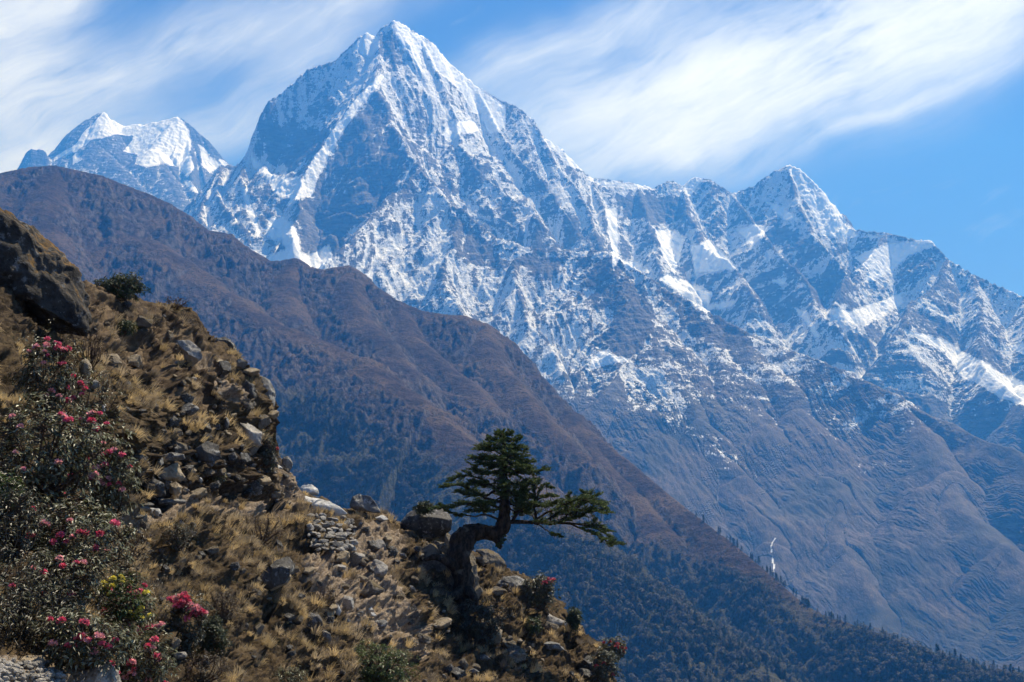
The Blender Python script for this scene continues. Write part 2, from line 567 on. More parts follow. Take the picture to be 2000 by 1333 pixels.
SNOW = [
    [(688, 97), (700, 78), (715, 64), (736, 74), (740, 92), (718, 112), (705, 103)],
    [(765, 46), (772, 40), (795, 52), (815, 85), (824, 138), (805, 118), (778, 78)],
    [(803, 66), (822, 68), (850, 88), (876, 122), (860, 128), (838, 112), (820, 92)],
    [(846, 130), (880, 122), (920, 158), (948, 185), (980, 205), (978, 245), (950, 225), (922, 212), (896, 172), (868, 150)],
    [(868, 262), (878, 240), (918, 236), (938, 254), (902, 262), (880, 278)],
    [(940, 228), (972, 218), (980, 250), (958, 262)],
    [(733, 158), (740, 168), (694, 222), (655, 282), (625, 325), (602, 352), (590, 382), (570, 388), (598, 335), (636, 277), (678, 216)],
    [(497, 300), (520, 325), (545, 345), (590, 345), (628, 308), (640, 290), (600, 380), (570, 384), (548, 380), (520, 345), (500, 330)],
    [(518, 507), (545, 495), (575, 488), (600, 500), (635, 482), (642, 510), (615, 530), (575, 512), (540, 520)],
    [(535, 430), (555, 428), (578, 450), (582, 485), (562, 490), (548, 465), (532, 468), (522, 450)],
    [(470, 365), (484, 375), (498, 420), (512, 455), (500, 455), (485, 415)],
    [(1058, 268), (1090, 283), (1132, 328), (1110, 320), (1075, 290)],
    [(1155, 348), (1245, 360), (1278, 370), (1240, 370), (1180, 364)],
    [(1328, 372), (1352, 347), (1372, 350), (1348, 382)],
    [(1532, 322), (1565, 333), (1602, 365), (1612, 388), (1585, 374), (1556, 344)],
    [(1536, 320), (1568, 330), (1606, 362), (1630, 405), (1668, 454), (1640, 458), (1604, 452), (1586, 415), (1566, 376), (1548, 345)],
    [(1283, 453), (1322, 453), (1334, 470), (1318, 530), (1298, 500)],
    [(1355, 482), (1385, 472), (1412, 498), (1438, 525), (1360, 530)],
    [(1295, 548), (1312, 538), (1350, 556), (1388, 572), (1382, 590), (1432, 582), (1420, 598), (1375, 606), (1340, 580)],
    [(1213, 506), (1240, 512), (1278, 530), (1250, 532), (1225, 525)],
    [(1675, 505), (1700, 490), (1745, 478), (1818, 470), (1824, 482), (1770, 500), (1740, 530), (1690, 548), (1702, 522)],
    [(1618, 608), (1640, 600), (1660, 608), (1752, 578), (1757, 594), (1730, 612), (1690, 634), (1640, 622)],
    [(1692, 459), (1725, 460), (1700, 472)],
    [(1498, 550), (1536, 542), (1535, 560)],
    [(1165, 690), (1180, 686), (1228, 706), (1190, 712), (1150, 722)],
    [(1775, 652), (1850, 668), (1900, 698), (1960, 732), (2010, 748), (2010, 792), (1930, 760), (1880, 732), (1850, 692)],
    [(1555, 605), (1575, 610), (1600, 655), (1590, 655)],
    [(1440, 450), (1480, 440), (1505, 445), (1470, 478)],
    [(1495, 395), (1530, 405), (1562, 430), (1530, 430)],
    [(1185, 415), (1205, 412), (1208, 500), (1198, 520)],
    [(1965, 680), (2010, 665), (2010, 700)],
    [(1512, 1050), (1514, 1052), (1506, 1068), (1508, 1080), (1505, 1080), (1503, 1068)],
    [(1506, 1090), (1509, 1088), (1513, 1106), (1512, 1122), (1510, 1122), (1510, 1108)],
]
BARE_SHADED = [    # sheer walls that shed their snow, shade of dark faces painted in too (negative) and well covered slopes (positive)
    ([(735, 175), (760, 250), (800, 320), (750, 390), (680, 460), (630, 510), (585, 490), (590, 400), (650, 300), (700, 220)], -0.27),
    ([(590, 400), (640, 370), (700, 400), (690, 440), (630, 510), (590, 490)], -0.15),
    ([(505, 240), (540, 235), (600, 250), (650, 260), (610, 310), (560, 335), (510, 305)], -0.30),
    ([(742, 60), (765, 55), (790, 110), (770, 140), (740, 100)], -0.35),
    ([(1205, 385), (1260, 380), (1330, 395), (1340, 430), (1280, 440), (1230, 420)], -0.45),
    ([(1010, 505), (1110, 500), (1090, 530), (1040, 545)], -0.35),
    ([(1120, 510), (1190, 505), (1260, 560), (1280, 640), (1250, 700), (1190, 690), (1200, 600), (1140, 550)], -0.25),
    ([(1170, 655), (1250, 640), (1250, 695), (1210, 700)], -0.4),
    ([(1270, 560), (1330, 585), (1420, 640), (1480, 680), (1420, 690), (1330, 640)], -0.28),
    ([(870, 410), (940, 470), (1010, 520), (960, 530), (890, 500)], -0.25),
    ([(830, 300), (880, 330), (900, 390), (860, 380)], -0.2),
    ([(1000, 300), (1060, 330), (1110, 420), (1180, 480), (1120, 470), (1040, 400)], -0.18),
    ([(1450, 390), (1500, 440), (1590, 470), (1560, 500), (1480, 460)], -0.25),
    ([(1560, 540), (1640, 520), (1680, 560), (1600, 600)], -0.2),
    ([(1630, 660), (1700, 640), (1780, 680), (1740, 700)], -0.2),
    ([(1750, 600), (1850, 620), (1930, 720), (1850, 680)], -0.2),
    ([(1700, 850), (1830, 870), (1900, 930), (1780, 900)], -0.3),
    ([(790, 100), (850, 140), (960, 240), (1060, 330), (1130, 440), (1000, 400), (900, 300), (820, 200)], 0.12),
    ([(640, 520), (760, 420), (850, 350), (900, 450), (1000, 560), (900, 600), (760, 580)], 0.08),
    ([(1210, 720), (1290, 710), (1340, 800), (1330, 850), (1230, 800)], 0.3),
    ([(1330, 820), (1420, 860), (1500, 960), (1450, 950), (1360, 880)], 0.2),
    ([(1040, 640), (1150, 650), (1160, 700), (1090, 740)], 0.15),
]


SNOW = [[((x - sum(q[0] for q in pl) / len(pl)) * 1.14 + sum(q[0] for q in pl) / len(pl), (y - sum(q[1] for q in pl) / len(pl)) * 1.14 + sum(q[1] for q in pl) / len(pl)) for x, y in pl] if len(pl) > 3 and max(q[1] for q in pl) < 1000 else pl for pl in SNOW]


def snow_masks(px, py, polys, jx, jy):
    m = np.zeros(px.shape, bool)
    qx, qy = px + jx, py + jy
    for poly in polys:
        a = np.array(poly)
        bb = (qx > a[:, 0].min() - 1) & (qx < a[:, 0].max() + 1) & (qy > a[:, 1].min() - 1) & (qy < a[:, 1].max() + 1)
        if bb.any():
            idx = np.nonzero(bb)
            m[idx] |= in_poly(qx[idx], qy[idx], poly)
    return m


def mountain_material():
    m, N = mat_new("snowy_rock")
    p = N.pos()
    sn = N.attr('snow')
    vg = N.attr('veg')
    p2 = N.mapping(p, rot=(0, 0, math.radians(-24)), scale=(1.25, 0.42, 0.8))
    n1 = N.noise(p2, 1 / 24.0, 6, 0.68)
    n2 = N.noise(N.mapping(p, rot=(0.25, 0.75, 0.4), scale=(1 / 60., 1 / 60., 1 / 12.)), 1.0, 5, 0.65)
    n3 = N.noise(p, 1 / 400.0, 4)
    n4 = N.noise(p2, 1 / 7.0, 4, 0.7)
    edge = N.m('ADD', N.m('MULTIPLY', N.m('SUBTRACT', n1, 0.5), 1.1), N.m('ADD', N.m('MULTIPLY', N.m('SUBTRACT', n2, 0.5), 0.8), N.m('MULTIPLY', N.m('SUBTRACT', n4, 0.5), 0.9)))
    keep = N.mapr(sn, 0.85, 1.0, 1.0, 0.05)
    fac = N.mapr(N.m('ADD', sn, N.m('MULTIPLY', edge, keep)), 0.43, 0.61)
    rock = N.mix(N.mapr(n2, 0.35, 0.7), (0.045, 0.045, 0.052), (0.17, 0.16, 0.15))
    grass = N.mix(N.mapr(n1, 0.35, 0.65), (0.040, 0.032, 0.028), (0.088, 0.067, 0.053))
    grass = N.mix(N.mapr(n4, 0.54, 0.64, 0, 0.7), grass, (0.13, 0.115, 0.10))
    grass = N.mix(N.mapr(n3, 0.45, 0.62), grass, (0.030, 0.030, 0.024))
    rock = N.mix(vg, rock, grass)
    powder = N.mix(N.mapr(sn, 0.80, 0.98), N.mix(N.mapr(n4, 0.35, 0.65), (0.50, 0.52, 0.55), (0.82, 0.84, 0.86)), (0.88, 0.90, 0.92))
    col = N.mix(fac, rock, powder)
    hb = N.m('ADD', N.m('MULTIPLY', n1, 1.0), N.m('MULTIPLY', N.m('MULTIPLY', n2, N.m('SUBTRACT', 1.0, vg)), 0.45))
    calm = N.m('MULTIPLY', N.m('MULTIPLY', hb, N.mapr(N.m('SUBTRACT', sn, 0.15), 0.6, 1.0, 1.0, 0.25)), N.mapr(vg, 0.1, 0.8, 1.0, 0.5))
    finish(N, col, 0.8, calm, 1.0, 16.0, 0.15)
    return m


M_MOUNT = mountain_material()
P, H0, DD, SS, cols = polar_terrain(ridges_main, -120, 2240, 2.0, 3150, 7950, 1180, detail_main, flat=0.22, blur=8)
nrm, conc = slope_concavity(P)
ppx, ppy = pix(P)
X, Y, Z = P[..., 0], P[..., 1], P[..., 2]
jx = 5 * fbm2(X / 120, Y / 120, 4, 101) + 2 * perlin2(X / 25, Z / 25, 103)
jy = 5 * fbm2(X / 120, Z / 120, 4, 107) + 2 * perlin2(X / 25, Z / 25, 109)
pm = snow_masks(ppx, ppy, SNOW, jx, jy)
# new snow lies in hollows and on the gentler slopes, thinning towards the valley
zline = 150 + 200 * perlin2(X / 500, Y / 500, 113) + 70 * perlin2(X / 120, Y / 120, 117)
alt = sstep(Z, zline - 260, zline + 620)
SS = SS - lean(X, Y, H0) * DD
streak = perlin2(SS / 46 + 0.5 * perlin2(X / 90, Y / 90, 119), DD / 260, 121) + 0.6 * perlin2(SS / 19, DD / 110, 123)
sn = alt * (0.58 + 0.030 * np.clip(conc, -9, 9) + 0.26 * streak + 0.26 * perlin2(SS / 130, DD / 420, 125) - 0.26 * sstep(1 - nrm[..., 2], 0.42, 0.8) + 0.12 * sstep(Z, 1200, 2400))
for poly, k in BARE_SHADED:
    q = np.array(poly, float)
    near = (ppx > q[:, 0].min() - 40) & (ppx < q[:, 0].max() + 40) & (ppy > q[:, 1].min() - 40) & (ppy < q[:, 1].max() + 40)
    idx = np.nonzero(near)
    mk = in_poly(ppx[idx] + 4 * jx[idx], ppy[idx] + 4 * jy[idx], poly)
    sn[idx] += (1.55 * k if k < 0 else k) * mk
sn = np.clip(sn, 0, 0.84)
sn[pm] = 1.0
veg = sstep(-Z, -620, -80 ) * (1 - sstep(1 - nrm[..., 2], 0.30, 0.55))
veg = np.clip(veg + 0.35 * perlin2(X / 170, Y / 170, 127) * (veg > 0.02), 0, 1)
o = mesh_from("mountain", P.reshape(-1, 3), grid_faces(*P.shape[:2]), M_MOUNT, True, {'snow': sn.ravel(), 'veg': veg.ravel()})
tag(o, "towering rock pyramid dusted with snow, with its long jagged range falling to the right", kind='structure')

# ------------------------------------------------------------------ the farther, glaciated peak on the left
ridges_far = [
    ([(50, 302, 9300), (62, 292, 9300), (88, 294, 9300), (98, 314, 9300)], 2.2, 0.2, 100),
    ([(-150, 440, 9300), (20, 390, 9300), (60, 360, 9300), (104, 330, 9350), (112, 298, 9400),
      (142, 268, 9450), (165, 238, 9500), (186, 226, 9500), (204, 218, 9500), (216, 234, 9500), (240, 247, 9500), (280, 243, 9480), (318, 237, 9450), (345, 229, 9430),
      (366, 250, 9420), (385, 272, 9400), (420, 310, 9350), (436, 318, 9350), (455, 330, 9330), (520, 400, 9300)], 1.2, 0.2, 300, 20, 0, 2.6),
    ([(366, 250, 9420), (372, 300, 9100), (375, 350, 8800), (385, 400, 8500)], 1.3, 0.3, 200, 20, 0, 2.2),
    ([(345, 229, 9430), (300, 290, 9150), (330, 345, 8850), (350, 380, 8600)], 1.05, 0.2, 200, 60),
    ([(216, 234, 9500), (190, 285, 9250), (240, 330, 8950), (300, 390, 8600)], 1.1, 0.2, 200, 60),
]


def detail_far(X, Y, H, d, s, mg):
    A, A2 = sstep(d, 0, 400), sstep(d, 0, 120)
    g = 0
    for lam, amp, sd in ((300, 50, 1), (120, 24, 2), (50, 10, 3)):
        g = g + amp * A * (np.abs(perlin2(s / lam, d / (lam * 4), sd + 30)) * 2 - 0.55)
    g = g * sstep(mg, 0, 120)
    return H + g + 34 * A * fbm2(X / 260, Y / 260, 5, 63, 0.55, True) + 13 * A2 * fbm2(X / 60, Y / 60, 4, 73, 0.6, True) + (10 * perlin2(X / 45, Y / 45, 4) + 6 * perlin2(X / 17, Y / 17, 5)) * (1 - A2)


P, H0, DD, SS, _ = polar_terrain(ridges_far, -160, 640, 2.0, 8200, 10400, 380, detail_far, floor=400)
nrm, conc = slope_concavity(P)
ppx, ppy = pix(P)
X, Y, Z = P[..., 0], P[..., 1], P[..., 2]
jx = 7 * fbm2(X / 150, Y / 150, 4, 131)
jy = 7 * fbm2(X / 150, Z / 150, 4, 137)
GLAC = [[(106, 310), (150, 282), (165, 262), (188, 226), (204, 214), (218, 234), (242, 245), (345, 226), (368, 252), (378, 330), (365, 345), (352, 330), (320, 318),
         (288, 328), (264, 322), (270, 300), (238, 296), (262, 268), (230, 262), (180, 275), (150, 296), (106, 316)],
        [(385, 282), (405, 300), (428, 325), (412, 342), (396, 322)], [(355, 345), (372, 352), (388, 382), (374, 376)],
        [(140, 306), (152, 296), (160, 310), (140, 322)], [(425, 312), (440, 318), (458, 332), (430, 326)]]
pm = snow_masks(ppx, ppy, GLAC, jx, jy)
bare = in_poly(ppx + jx, ppy + jy, [(140, 272), (150, 262), (168, 234), (188, 226), (186, 234), (172, 252), (150, 275)])
sn = np.clip(0.30 + 0.02 * conc + 0.2 * perlin2(SS / 60, DD / 250, 5), 0, 0.7)
sn[pm & ~bare] = 1.0
o = mesh_from("far_mountain", P.reshape(-1, 3), grid_faces(*P.shape[:2]), M_MOUNT, True, {'snow': sn.ravel(), 'veg': np.zeros(sn.size)})
tag(o, "distant saddle-shaped peak capped with thick glacier ice behind the brown hillside", kind='structure')

# valley ground reaching to the horizon
g = at(1000, 1333, 10)
vf = [(-40000, -12000, -760), (40000, -12000, -760), (40000, 45000, -760), (-40000, 45000, -760)]
m, N = mat_new("valley_earth")
finish(N, N.mix(N.noise(N.pos(), 1 / 120.0, 6), (0.06, 0.06, 0.035), (0.14, 0.11, 0.07)), 0.95)
tag(mesh_from("valley_ground", vf, [(0, 1, 2, 3)], m), kind='structure')

# ------------------------------------------------------------------ the brown hillside in the middle distance
ridges_hill = [
    ([(-400, 420, 3300), (-150, 352, 3200), (0, 340, 3150), (60, 328, 3130), (110, 325, 3120), (200, 345, 3080), (290, 380, 3040), (330, 398, 3020), (370, 422, 3000), (408, 452, 2980),
      (450, 458, 2950), (480, 482, 2930), (530, 512, 2900), (552, 510, 2890), (576, 506, 2880), (600, 522, 2860), (628, 528, 2850), (680, 520, 2820), (700, 532, 2800), (722, 552, 2790),
      (780, 590, 2760), (830, 610, 2730), (870, 616, 2710), (910, 618, 2690), (945, 632, 2670), (1000, 668, 2630), (1022, 692, 2610), (1055, 735, 2580), (1070, 752, 2560),
      (1110, 800, 2530), (1160, 850, 2440), (1230, 905, 2330), (1300, 965, 2210), (1360, 1012, 2110), (1430, 1065, 2000), (1500, 1125, 1890), (1560, 1178, 1800),
      (1610, 1205, 1750), (1700, 1235, 1690), (1800, 1270, 1640), (1900, 1302, 1600), (2000, 1325, 1570), (2300, 1400, 1500)], 0.62, 0.25, 200),
    ([(300, 470, 2750), (370, 525, 2600), (450, 580, 2450), (560, 640, 2300), (700, 700, 2150), (850, 800, 1950), (1000, 920, 1750), (1180, 1080, 1550), (1400, 1250, 1400), (1600, 1400, 1300)], 0.52, 0.18, 200),
    ([(576, 506, 2880), (560, 560, 2720), (580, 620, 2560)], 0.7, 0.3, 100),
    ([(680, 520, 2820), (690, 590, 2640), (740, 660, 2450), (800, 720, 2300)], 0.7, 0.3, 100),
    ([(780, 590, 2760), (800, 650, 2600), (870, 720, 2400), (960, 790, 2250)], 0.65, 0.3, 100),
    ([(945, 632, 2670), (960, 700, 2500), (1040, 790, 2300), (1120, 880, 2150)], 0.65, 0.3, 100),
    ([(1110, 800, 2530), (1150, 880, 2350), (1230, 960, 2200), (1300, 1040, 2050)], 0.65, 0.3, 100),
    ([(110, 325, 3120), (90, 420, 2800), (140, 520, 2500), (200, 640, 2200)], 0.6, 0.2, 150),
    ([(-150, 352, 3200), (-160, 480, 2700), (-100, 600, 2300)], 0.6, 0.2, 150),
]


ridges_hill = [r + (12, 0, 1.5) if i == 0 else tuple(r[:4]) + (30, 1, 1.15 if 2 <= i <= 6 else 0.9) for i, r in enumerate(ridges_hill)]


def detail_hill(X, Y, H, d, s, mg):
    A, A2 = sstep(d, 0, 260), sstep(d, 0, 60)
    gw = fbm2(X / 170, Y / 170, 4, 43) * 1.8
    g = 0
    for lam, amp, e, a, sd in ((230, 24, 3, A, 1), (95, 9, 3, A, 2), (36, 7, 3, A2, 3), (16, 4.5, 3, A2, 4)):
        g = g + amp * a * (np.abs(perlin2(s / lam + gw, d / (lam * e), sd + 50)) * 2 - 0.55)
    g = g * (0.1 + 0.9 * sstep(mg, 0, 55))
    crag = sstep(fbm2(X / 260, Y / 260, 3, 83) + 0.45 * sstep(-d, -320, -60), -0.02, 0.35)
    r = 11 * A * fbm2(X / 130, Y / 130, 4, 65, 0.5, True) + (3 + 17 * crag) * sstep(d, 0, 35) * fbm2(X / 30, Y / 30, 4, 75, 0.55, True)
    return H + g + r + 2.5 * fbm2(X / 18, Y / 18, 3, 95, 0.6, True)


M_HILL, N = mat_new("hillside_earth")
p = N.pos()
n1 = N.noise(p, 1 / 14.0, 6, 0.65)
n2 = N.noise(p, 1 / 110.0, 5, 0.6)
n3 = N.noise(p, 1 / 3.2, 4, 0.7)
earth = N.mix(N.mapr(n1, 0.35, 0.66), (0.024, 0.014, 0.010), (0.068, 0.043, 0.027))
earth = N.mix(N.mapr(n2, 0.42, 0.62), earth, N.mix(n3, (0.062, 0.040, 0.023), (0.150, 0.102, 0.058)))
earth = N.mix(N.mapr(n3, 0.54, 0.62, 0, 0.9), earth, (0.016, 0.016, 0.011))
earth = N.mix(N.mapr(N.noise(p, 1 / 7.0, 3, 0.6), 0.56, 0.63, 0, 0.75), earth, (0.014, 0.014, 0.010))
earth = N.mix(N.attr('crag'), earth, N.mix(N.mapr(n1, 0.4, 0.6), (0.028, 0.026, 0.026), (0.12, 0.105, 0.095)))
earth = N.mix(N.attr('wood'), earth, N.mix(n1, (0.035, 0.042, 0.020), (0.075, 0.070, 0.045)))
finish(N, earth, 0.95, N.m('ADD', n1, N.m('MULTIPLY', n3, 0.35)), 1.0, 9.0, 0.1)
P, H0, DD, SS, _ = polar_terrain(ridges_hill, -200, 2200, 2.4, 950, 3450, 820, detail_hill, floor=-700, warp=(0.2, 45, 220, 45, 240, 500), flat=0.5, blur=9)
nrm, conc = slope_concavity(P)
ppx, ppy = pix(P)
X, Y, Z = P[..., 0], P[..., 1], P[..., 2]
line = np.interp(ppx, [0, 450, 540, 620, 700, 850, 1000, 1200, 1350, 1480, 1560, 1650, 2000], [900, 800, 730, 745, 800, 880, 985, 1035, 1075, 1130, 1165, 1190, 1200])
WOODM = sstep(ppy - line + 30 * fbm2(X / 90, Y / 90, 4, 141), -20, 70)
crag = sstep(1 - nrm[..., 2], 0.22, 0.5)
HILL = (P, WOODM, ppx, ppy, nrm)
o = mesh_from("hillside", P.reshape(-1, 3), grid_faces(*P.shape[:2]), M_HILL, True, {'crag': crag.ravel() * 0.8, 'wood': WOODM.ravel() * 0.85})
tag(o, "brown grassy hillside falling from upper left to lower right in front of the snow peaks", kind='structure')
# ------------------------------------------------------------------ the near slope
CTRL = np.array([
    (-260, 420, 19), (-260, 900, 13), (-260, 1400, 8.5), (-100, 1200, 10.5), (0, 560, 22), (0, 700, 18.5), (0, 900, 15.5), (0, 1100, 13.2), (0, 1250, 12.0), (0, 1333, 11.2), (0, 1500, 9.2),
    (80, 640, 23), (110, 900, 17), (150, 1100, 15), (150, 1250, 13.6), (150, 1333, 12.6), (150, 560, 27), (150, 700, 23), (200, 555, 30), (240, 800, 22.5),
    (280, 582, 33), (340, 592, 34.5), (400, 640, 36), (440, 668, 37), (500, 725, 38), (535, 770, 38.4), (536, 830, 38.6), (550, 890, 40), (600, 960, 42), (670, 997, 43),
    (740, 1008, 44), (800, 1035, 45), (870, 1060, 46), (960, 1085, 48), (1050, 1115, 49), (1090, 1180, 48.5), (1165, 1250, 47), (1200, 1360, 44), (1280, 1500, 41),
    (300, 680, 30.5), (400, 740, 32.5), (470, 800, 34.5), (300, 800, 27), (400, 840, 30), (480, 870, 34), (280, 880, 25.6), (350, 880, 27.3), (430, 890, 30), (500, 900, 35),
    (280, 955, 25.2), (350, 960, 27), (430, 965, 30.2), (500, 960, 35), (230, 1000, 22.5), (340, 1000, 25), (430, 1000, 29), (520, 1000, 35), (580, 985, 39.5),
    (400, 1060, 25.8), (300, 1100, 22), (500, 1100, 28.5), (600, 1060, 36), (700, 1080, 38.5), (800, 1110, 41), (870, 1130, 42.6), (950, 1180, 43.5), (1050, 1200, 45.5),
    (250, 1150, 19.5), (400, 1200, 22.5), (600, 1200, 29), (700, 1180, 34), (800, 1200, 37), (900, 1230, 42.0), (1000, 1250, 42), (1100, 1280, 44),
    (300, 1333, 17), (500, 1333, 22.5), (700, 1333, 28), (900, 1333, 36.5), (1050, 1333, 40), (300, 1500, 14), (600, 1500, 19), (900, 1500, 27), (1100, 1500, 35)], float)
SIL = np.array([(-300, 395), (0, 560), (60, 575), (110, 560), (150, 548), (185, 552), (235, 578), (275, 582), (300, 592), (345, 592), (375, 600), (402, 640), (415, 668), (430, 662), (450, 668), (462, 690), (480, 712), (505, 735), (525, 748), (536, 775),
                (538, 800), (540, 835), (546, 870), (556, 905), (575, 930), (590, 958), (640, 975), (672, 994), (700, 990), (740, 1002), (775, 1020), (800, 1038), (860, 1050), (890, 1075), (940, 1075), (965, 1092), (1010, 1120),
                (1050, 1135), (1080, 1165), (1100, 1195), (1130, 1225), (1165, 1252), (1178, 1290), (1188, 1340), (1215, 1450), (1260, 1560), (1400, 1800)], float)


def tps(r2):
    return r2 * np.log(r2 + 1e-9) * 0.5


cx_, cy_ = CTRL[:, 0] / 500, CTRL[:, 1] / 500
A_ = tps((cx_[:, None] - cx_) ** 2 + (cy_[:, None] - cy_) ** 2) + np.eye(len(cx_)) * 0.004
n_ = len(cx_)
B_ = np.zeros((n_ + 3, n_ + 3))
B_[:n_, :n_] = A_
B_[:n_, n_:] = np.stack([np.ones(n_), cx_, cy_], 1)
B_[n_:, :n_] = B_[:n_, n_:].T
w_ = np.linalg.solve(B_, np.concatenate([np.log(CTRL[:, 2]), np.zeros(3)]))


def base_D(px, py):
    x, y = np.asarray(px, float) / 500, np.asarray(py, float) / 500
    r = w_[n_] + w_[n_ + 1] * x + w_[n_ + 2] * y
    for i in range(n_):
        r = r + w_[i] * tps((x - cx_[i]) ** 2 + (y - cy_[i]) ** 2)
    return np.exp(r)


pc = np.arange(-240, 1300, 2.2)
ys = np.interp(pc, SIL[:, 0], SIL[:, 1]) + 7.0 * perlin2(pc / 23, pc * 0, 3) + 5 * np.abs(perlin2(pc / 9, pc * 0, 4)) + 2 * perlin2(pc / 4, pc * 0, 6)
NF, NB = 520, 60
t = np.linspace(0, 1, NF)[:, None]
bot = np.maximum(1480, ys + 60)
PYg = bot[None] + (ys - bot)[None] * t
PXg = np.broadcast_to(pc[None], PYg.shape)
front = at(PXg, PYg, base_D(PXg, PYg))
q = np.linspace(0, 1, NB + 1)[1:, None]
e = front[-1]
hd = e[:, :2] / np.linalg.norm(e[:, :2], axis=1)[:, None]
back = np.empty((NB, len(pc), 3))
run = 0.10 + q * 1.2 + 9 * q ** 2
back[..., :2] = e[None, :, :2] + hd[None] * run[..., None]
back[..., 2] = e[None, :, 2] + run * (e[None, :, 2] / np.linalg.norm(e[:, :2], axis=1)) - (0.05 * q * 3 + 16 * q ** 1.9)
G = np.concatenate([front, back])
gn = np.cross(np.gradient(G, axis=1), np.gradient(G, axis=0))
gn /= np.linalg.norm(gn, axis=-1)[..., None] + 1e-9
toC = -G / np.linalg.norm(G, axis=-1)[..., None]
gn *= np.where((gn * toC).sum(-1)[..., None] < 0, -1.0, 1.0) * np.where(np.arange(len(G))[:, None, None] < NF, 1, 1)
for _ in range(6):
    gn = (gn + np.roll(gn, 3, 0) + np.roll(gn, -3, 0) + np.roll(gn, 3, 1) + np.roll(gn, -3, 1)) / 5
gn /= np.linalg.norm(gn, axis=-1)[..., None] + 1e-9
x, y, z = G[..., 0], G[..., 1], G[..., 2]
mounds = 1 - np.abs(perlin3(x / 1.0, y / 1.5, z / 0.8, 9)) * 2.4
led = fbm3(x / 1.7, y / 2.6, z / 0.75, 4, 13, 0.6, True)
disp = 0.50 * fbm3(x / 3.2, y / 4.5, z / 2.4, 3, 3) + 0.26 * mounds + 0.55 * led + 0.30 * fbm3(x / 0.5, y / 0.75, z / 0.36, 4, 21, 0.6, True) + 0.05 * fbm3(x / 0.14, y / 0.22, z / 0.11, 2, 33)
fade = np.ones(len(G))
fade[NF - 40:NF + 6] = np.interp(np.arange(46), [0, 36, 46], [1, 0.4, 0.4])
disp = disp - disp.mean() - 0.08
scl = np.clip(np.linalg.norm(G[..., :2], axis=-1) / 26, 0.45, 1.1)
G = G + gn * (disp * scl * fade[:, None])[..., None]


def polymask(polys, jit=10, seed=150):
    jx = jit * perlin2(PXg / 30, PYg / 30, seed)
    jy = jit * perlin2(PXg / 30, PYg / 30, seed + 3)
    m = np.zeros(PXg.shape, bool)
    for p in polys:
        m |= in_poly(PXg + jx, PYg + jy, p)
    return m


SOIL = [[(545, 900), (580, 930), (600, 975), (560, 985), (520, 950), (510, 905)],
        [(590, 1075), (640, 1075), (720, 1010), (780, 1040), (800, 1075), (760, 1110), (790, 1180), (850, 1240), (840, 1290), (760, 1240), (690, 1240), (640, 1180), (600, 1130)],
        [(400, 690), (500, 780), (470, 790), (380, 700)], [(-260, 1285), (80, 1285), (230, 1300), (260, 1480), (-260, 1480)],
        [(225, 1000), (360, 975), (520, 985), (600, 985), (560, 1005), (400, 1005), (240, 1020)]]
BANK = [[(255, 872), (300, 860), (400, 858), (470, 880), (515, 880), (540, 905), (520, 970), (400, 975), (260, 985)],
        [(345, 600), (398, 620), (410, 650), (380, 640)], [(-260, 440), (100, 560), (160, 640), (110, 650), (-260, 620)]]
UPPER = [[(150, 545), (300, 585), (400, 640), (470, 700), (430, 800), (330, 770), (240, 720), (160, 660)]]
soil, bank, upper = polymask(SOIL), polymask(BANK, 14), polymask(UPPER, 30)
pad = lambda m: np.concatenate([m, np.repeat(m[-1:], NB, 0)]).astype(float)


def soft(m, k=2):
    for _ in range(k):
        m = (m + np.roll(m, 2, 0) + np.roll(m, -2, 0) + np.roll(m, 2, 1) + np.roll(m, -2, 1)) / 5
    return m


M_SOIL, N = mat_new("near_slope_earth")
p = N.pos()
n1 = N.noise(p, 1.4, 6, 0.65)
n2 = N.noise(p, 9.0, 6, 0.7)
n3 = N.noise(p, 38.0, 4, 0.7)
turf = N.mix(N.mapr(n1, 0.36, 0.64), (0.018, 0.013, 0.009), (0.085, 0.060, 0.037))
turf = N.mix(N.mapr(n2, 0.40, 0.66), turf, N.mix(n3, (0.06, 0.042, 0.024), (0.16, 0.115, 0.062)))
turf = N.mix(N.mapr(N.noise(p, 3.1, 4), 0.58, 0.68, 0, 0.7), turf, (0.022, 0.022, 0.012))
dirt = N.mix(N.mapr(n2, 0.3, 0.7), (0.13, 0.098, 0.07), (0.34, 0.265, 0.19))
dirt = N.mix(N.mapr(N.vor(p, 16.0), 0.30, 0.12), dirt, (0.36, 0.33, 0.29))
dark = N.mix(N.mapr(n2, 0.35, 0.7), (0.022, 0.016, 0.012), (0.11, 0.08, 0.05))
up = N.mix(N.mapr(n1, 0.35, 0.65), (0.045, 0.031, 0.021), (0.19, 0.138, 0.088))
up = N.mix(N.mapr(n2, 0.56, 0.7), up, (0.20, 0.15, 0.10))
col = N.mix(N.attr('upper'), turf, up)
col = N.mix(N.attr('soil'), col, dirt)
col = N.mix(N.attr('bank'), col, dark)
finish(N, col, 0.95, N.m('ADD', N.m('MULTIPLY', n2, 1.0), N.m('MULTIPLY', n3, 0.5)), 1.0, 0.06, 0.1)
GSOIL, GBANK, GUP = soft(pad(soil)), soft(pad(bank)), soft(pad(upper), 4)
o = mesh_from("near_slope", G.reshape(-1, 3), grid_faces(*G.shape[:2]), M_SOIL, True,
              {'soil': GSOIL.ravel(), 'bank': GBANK.ravel(), 'upper': GUP.ravel()})
tag(o, "steep near slope of dry turf and bare earth dropping to the right", kind='structure')
gpx, gpy = pix(G[:NF])
GF = G[:NF].reshape(-1, 3)
gpxf, gpyf = gpx.ravel(), gpy.ravel()
gDf = np.linalg.norm(GF[:, :2], axis=1)
gnf = gn[:NF].reshape(-1, 3)


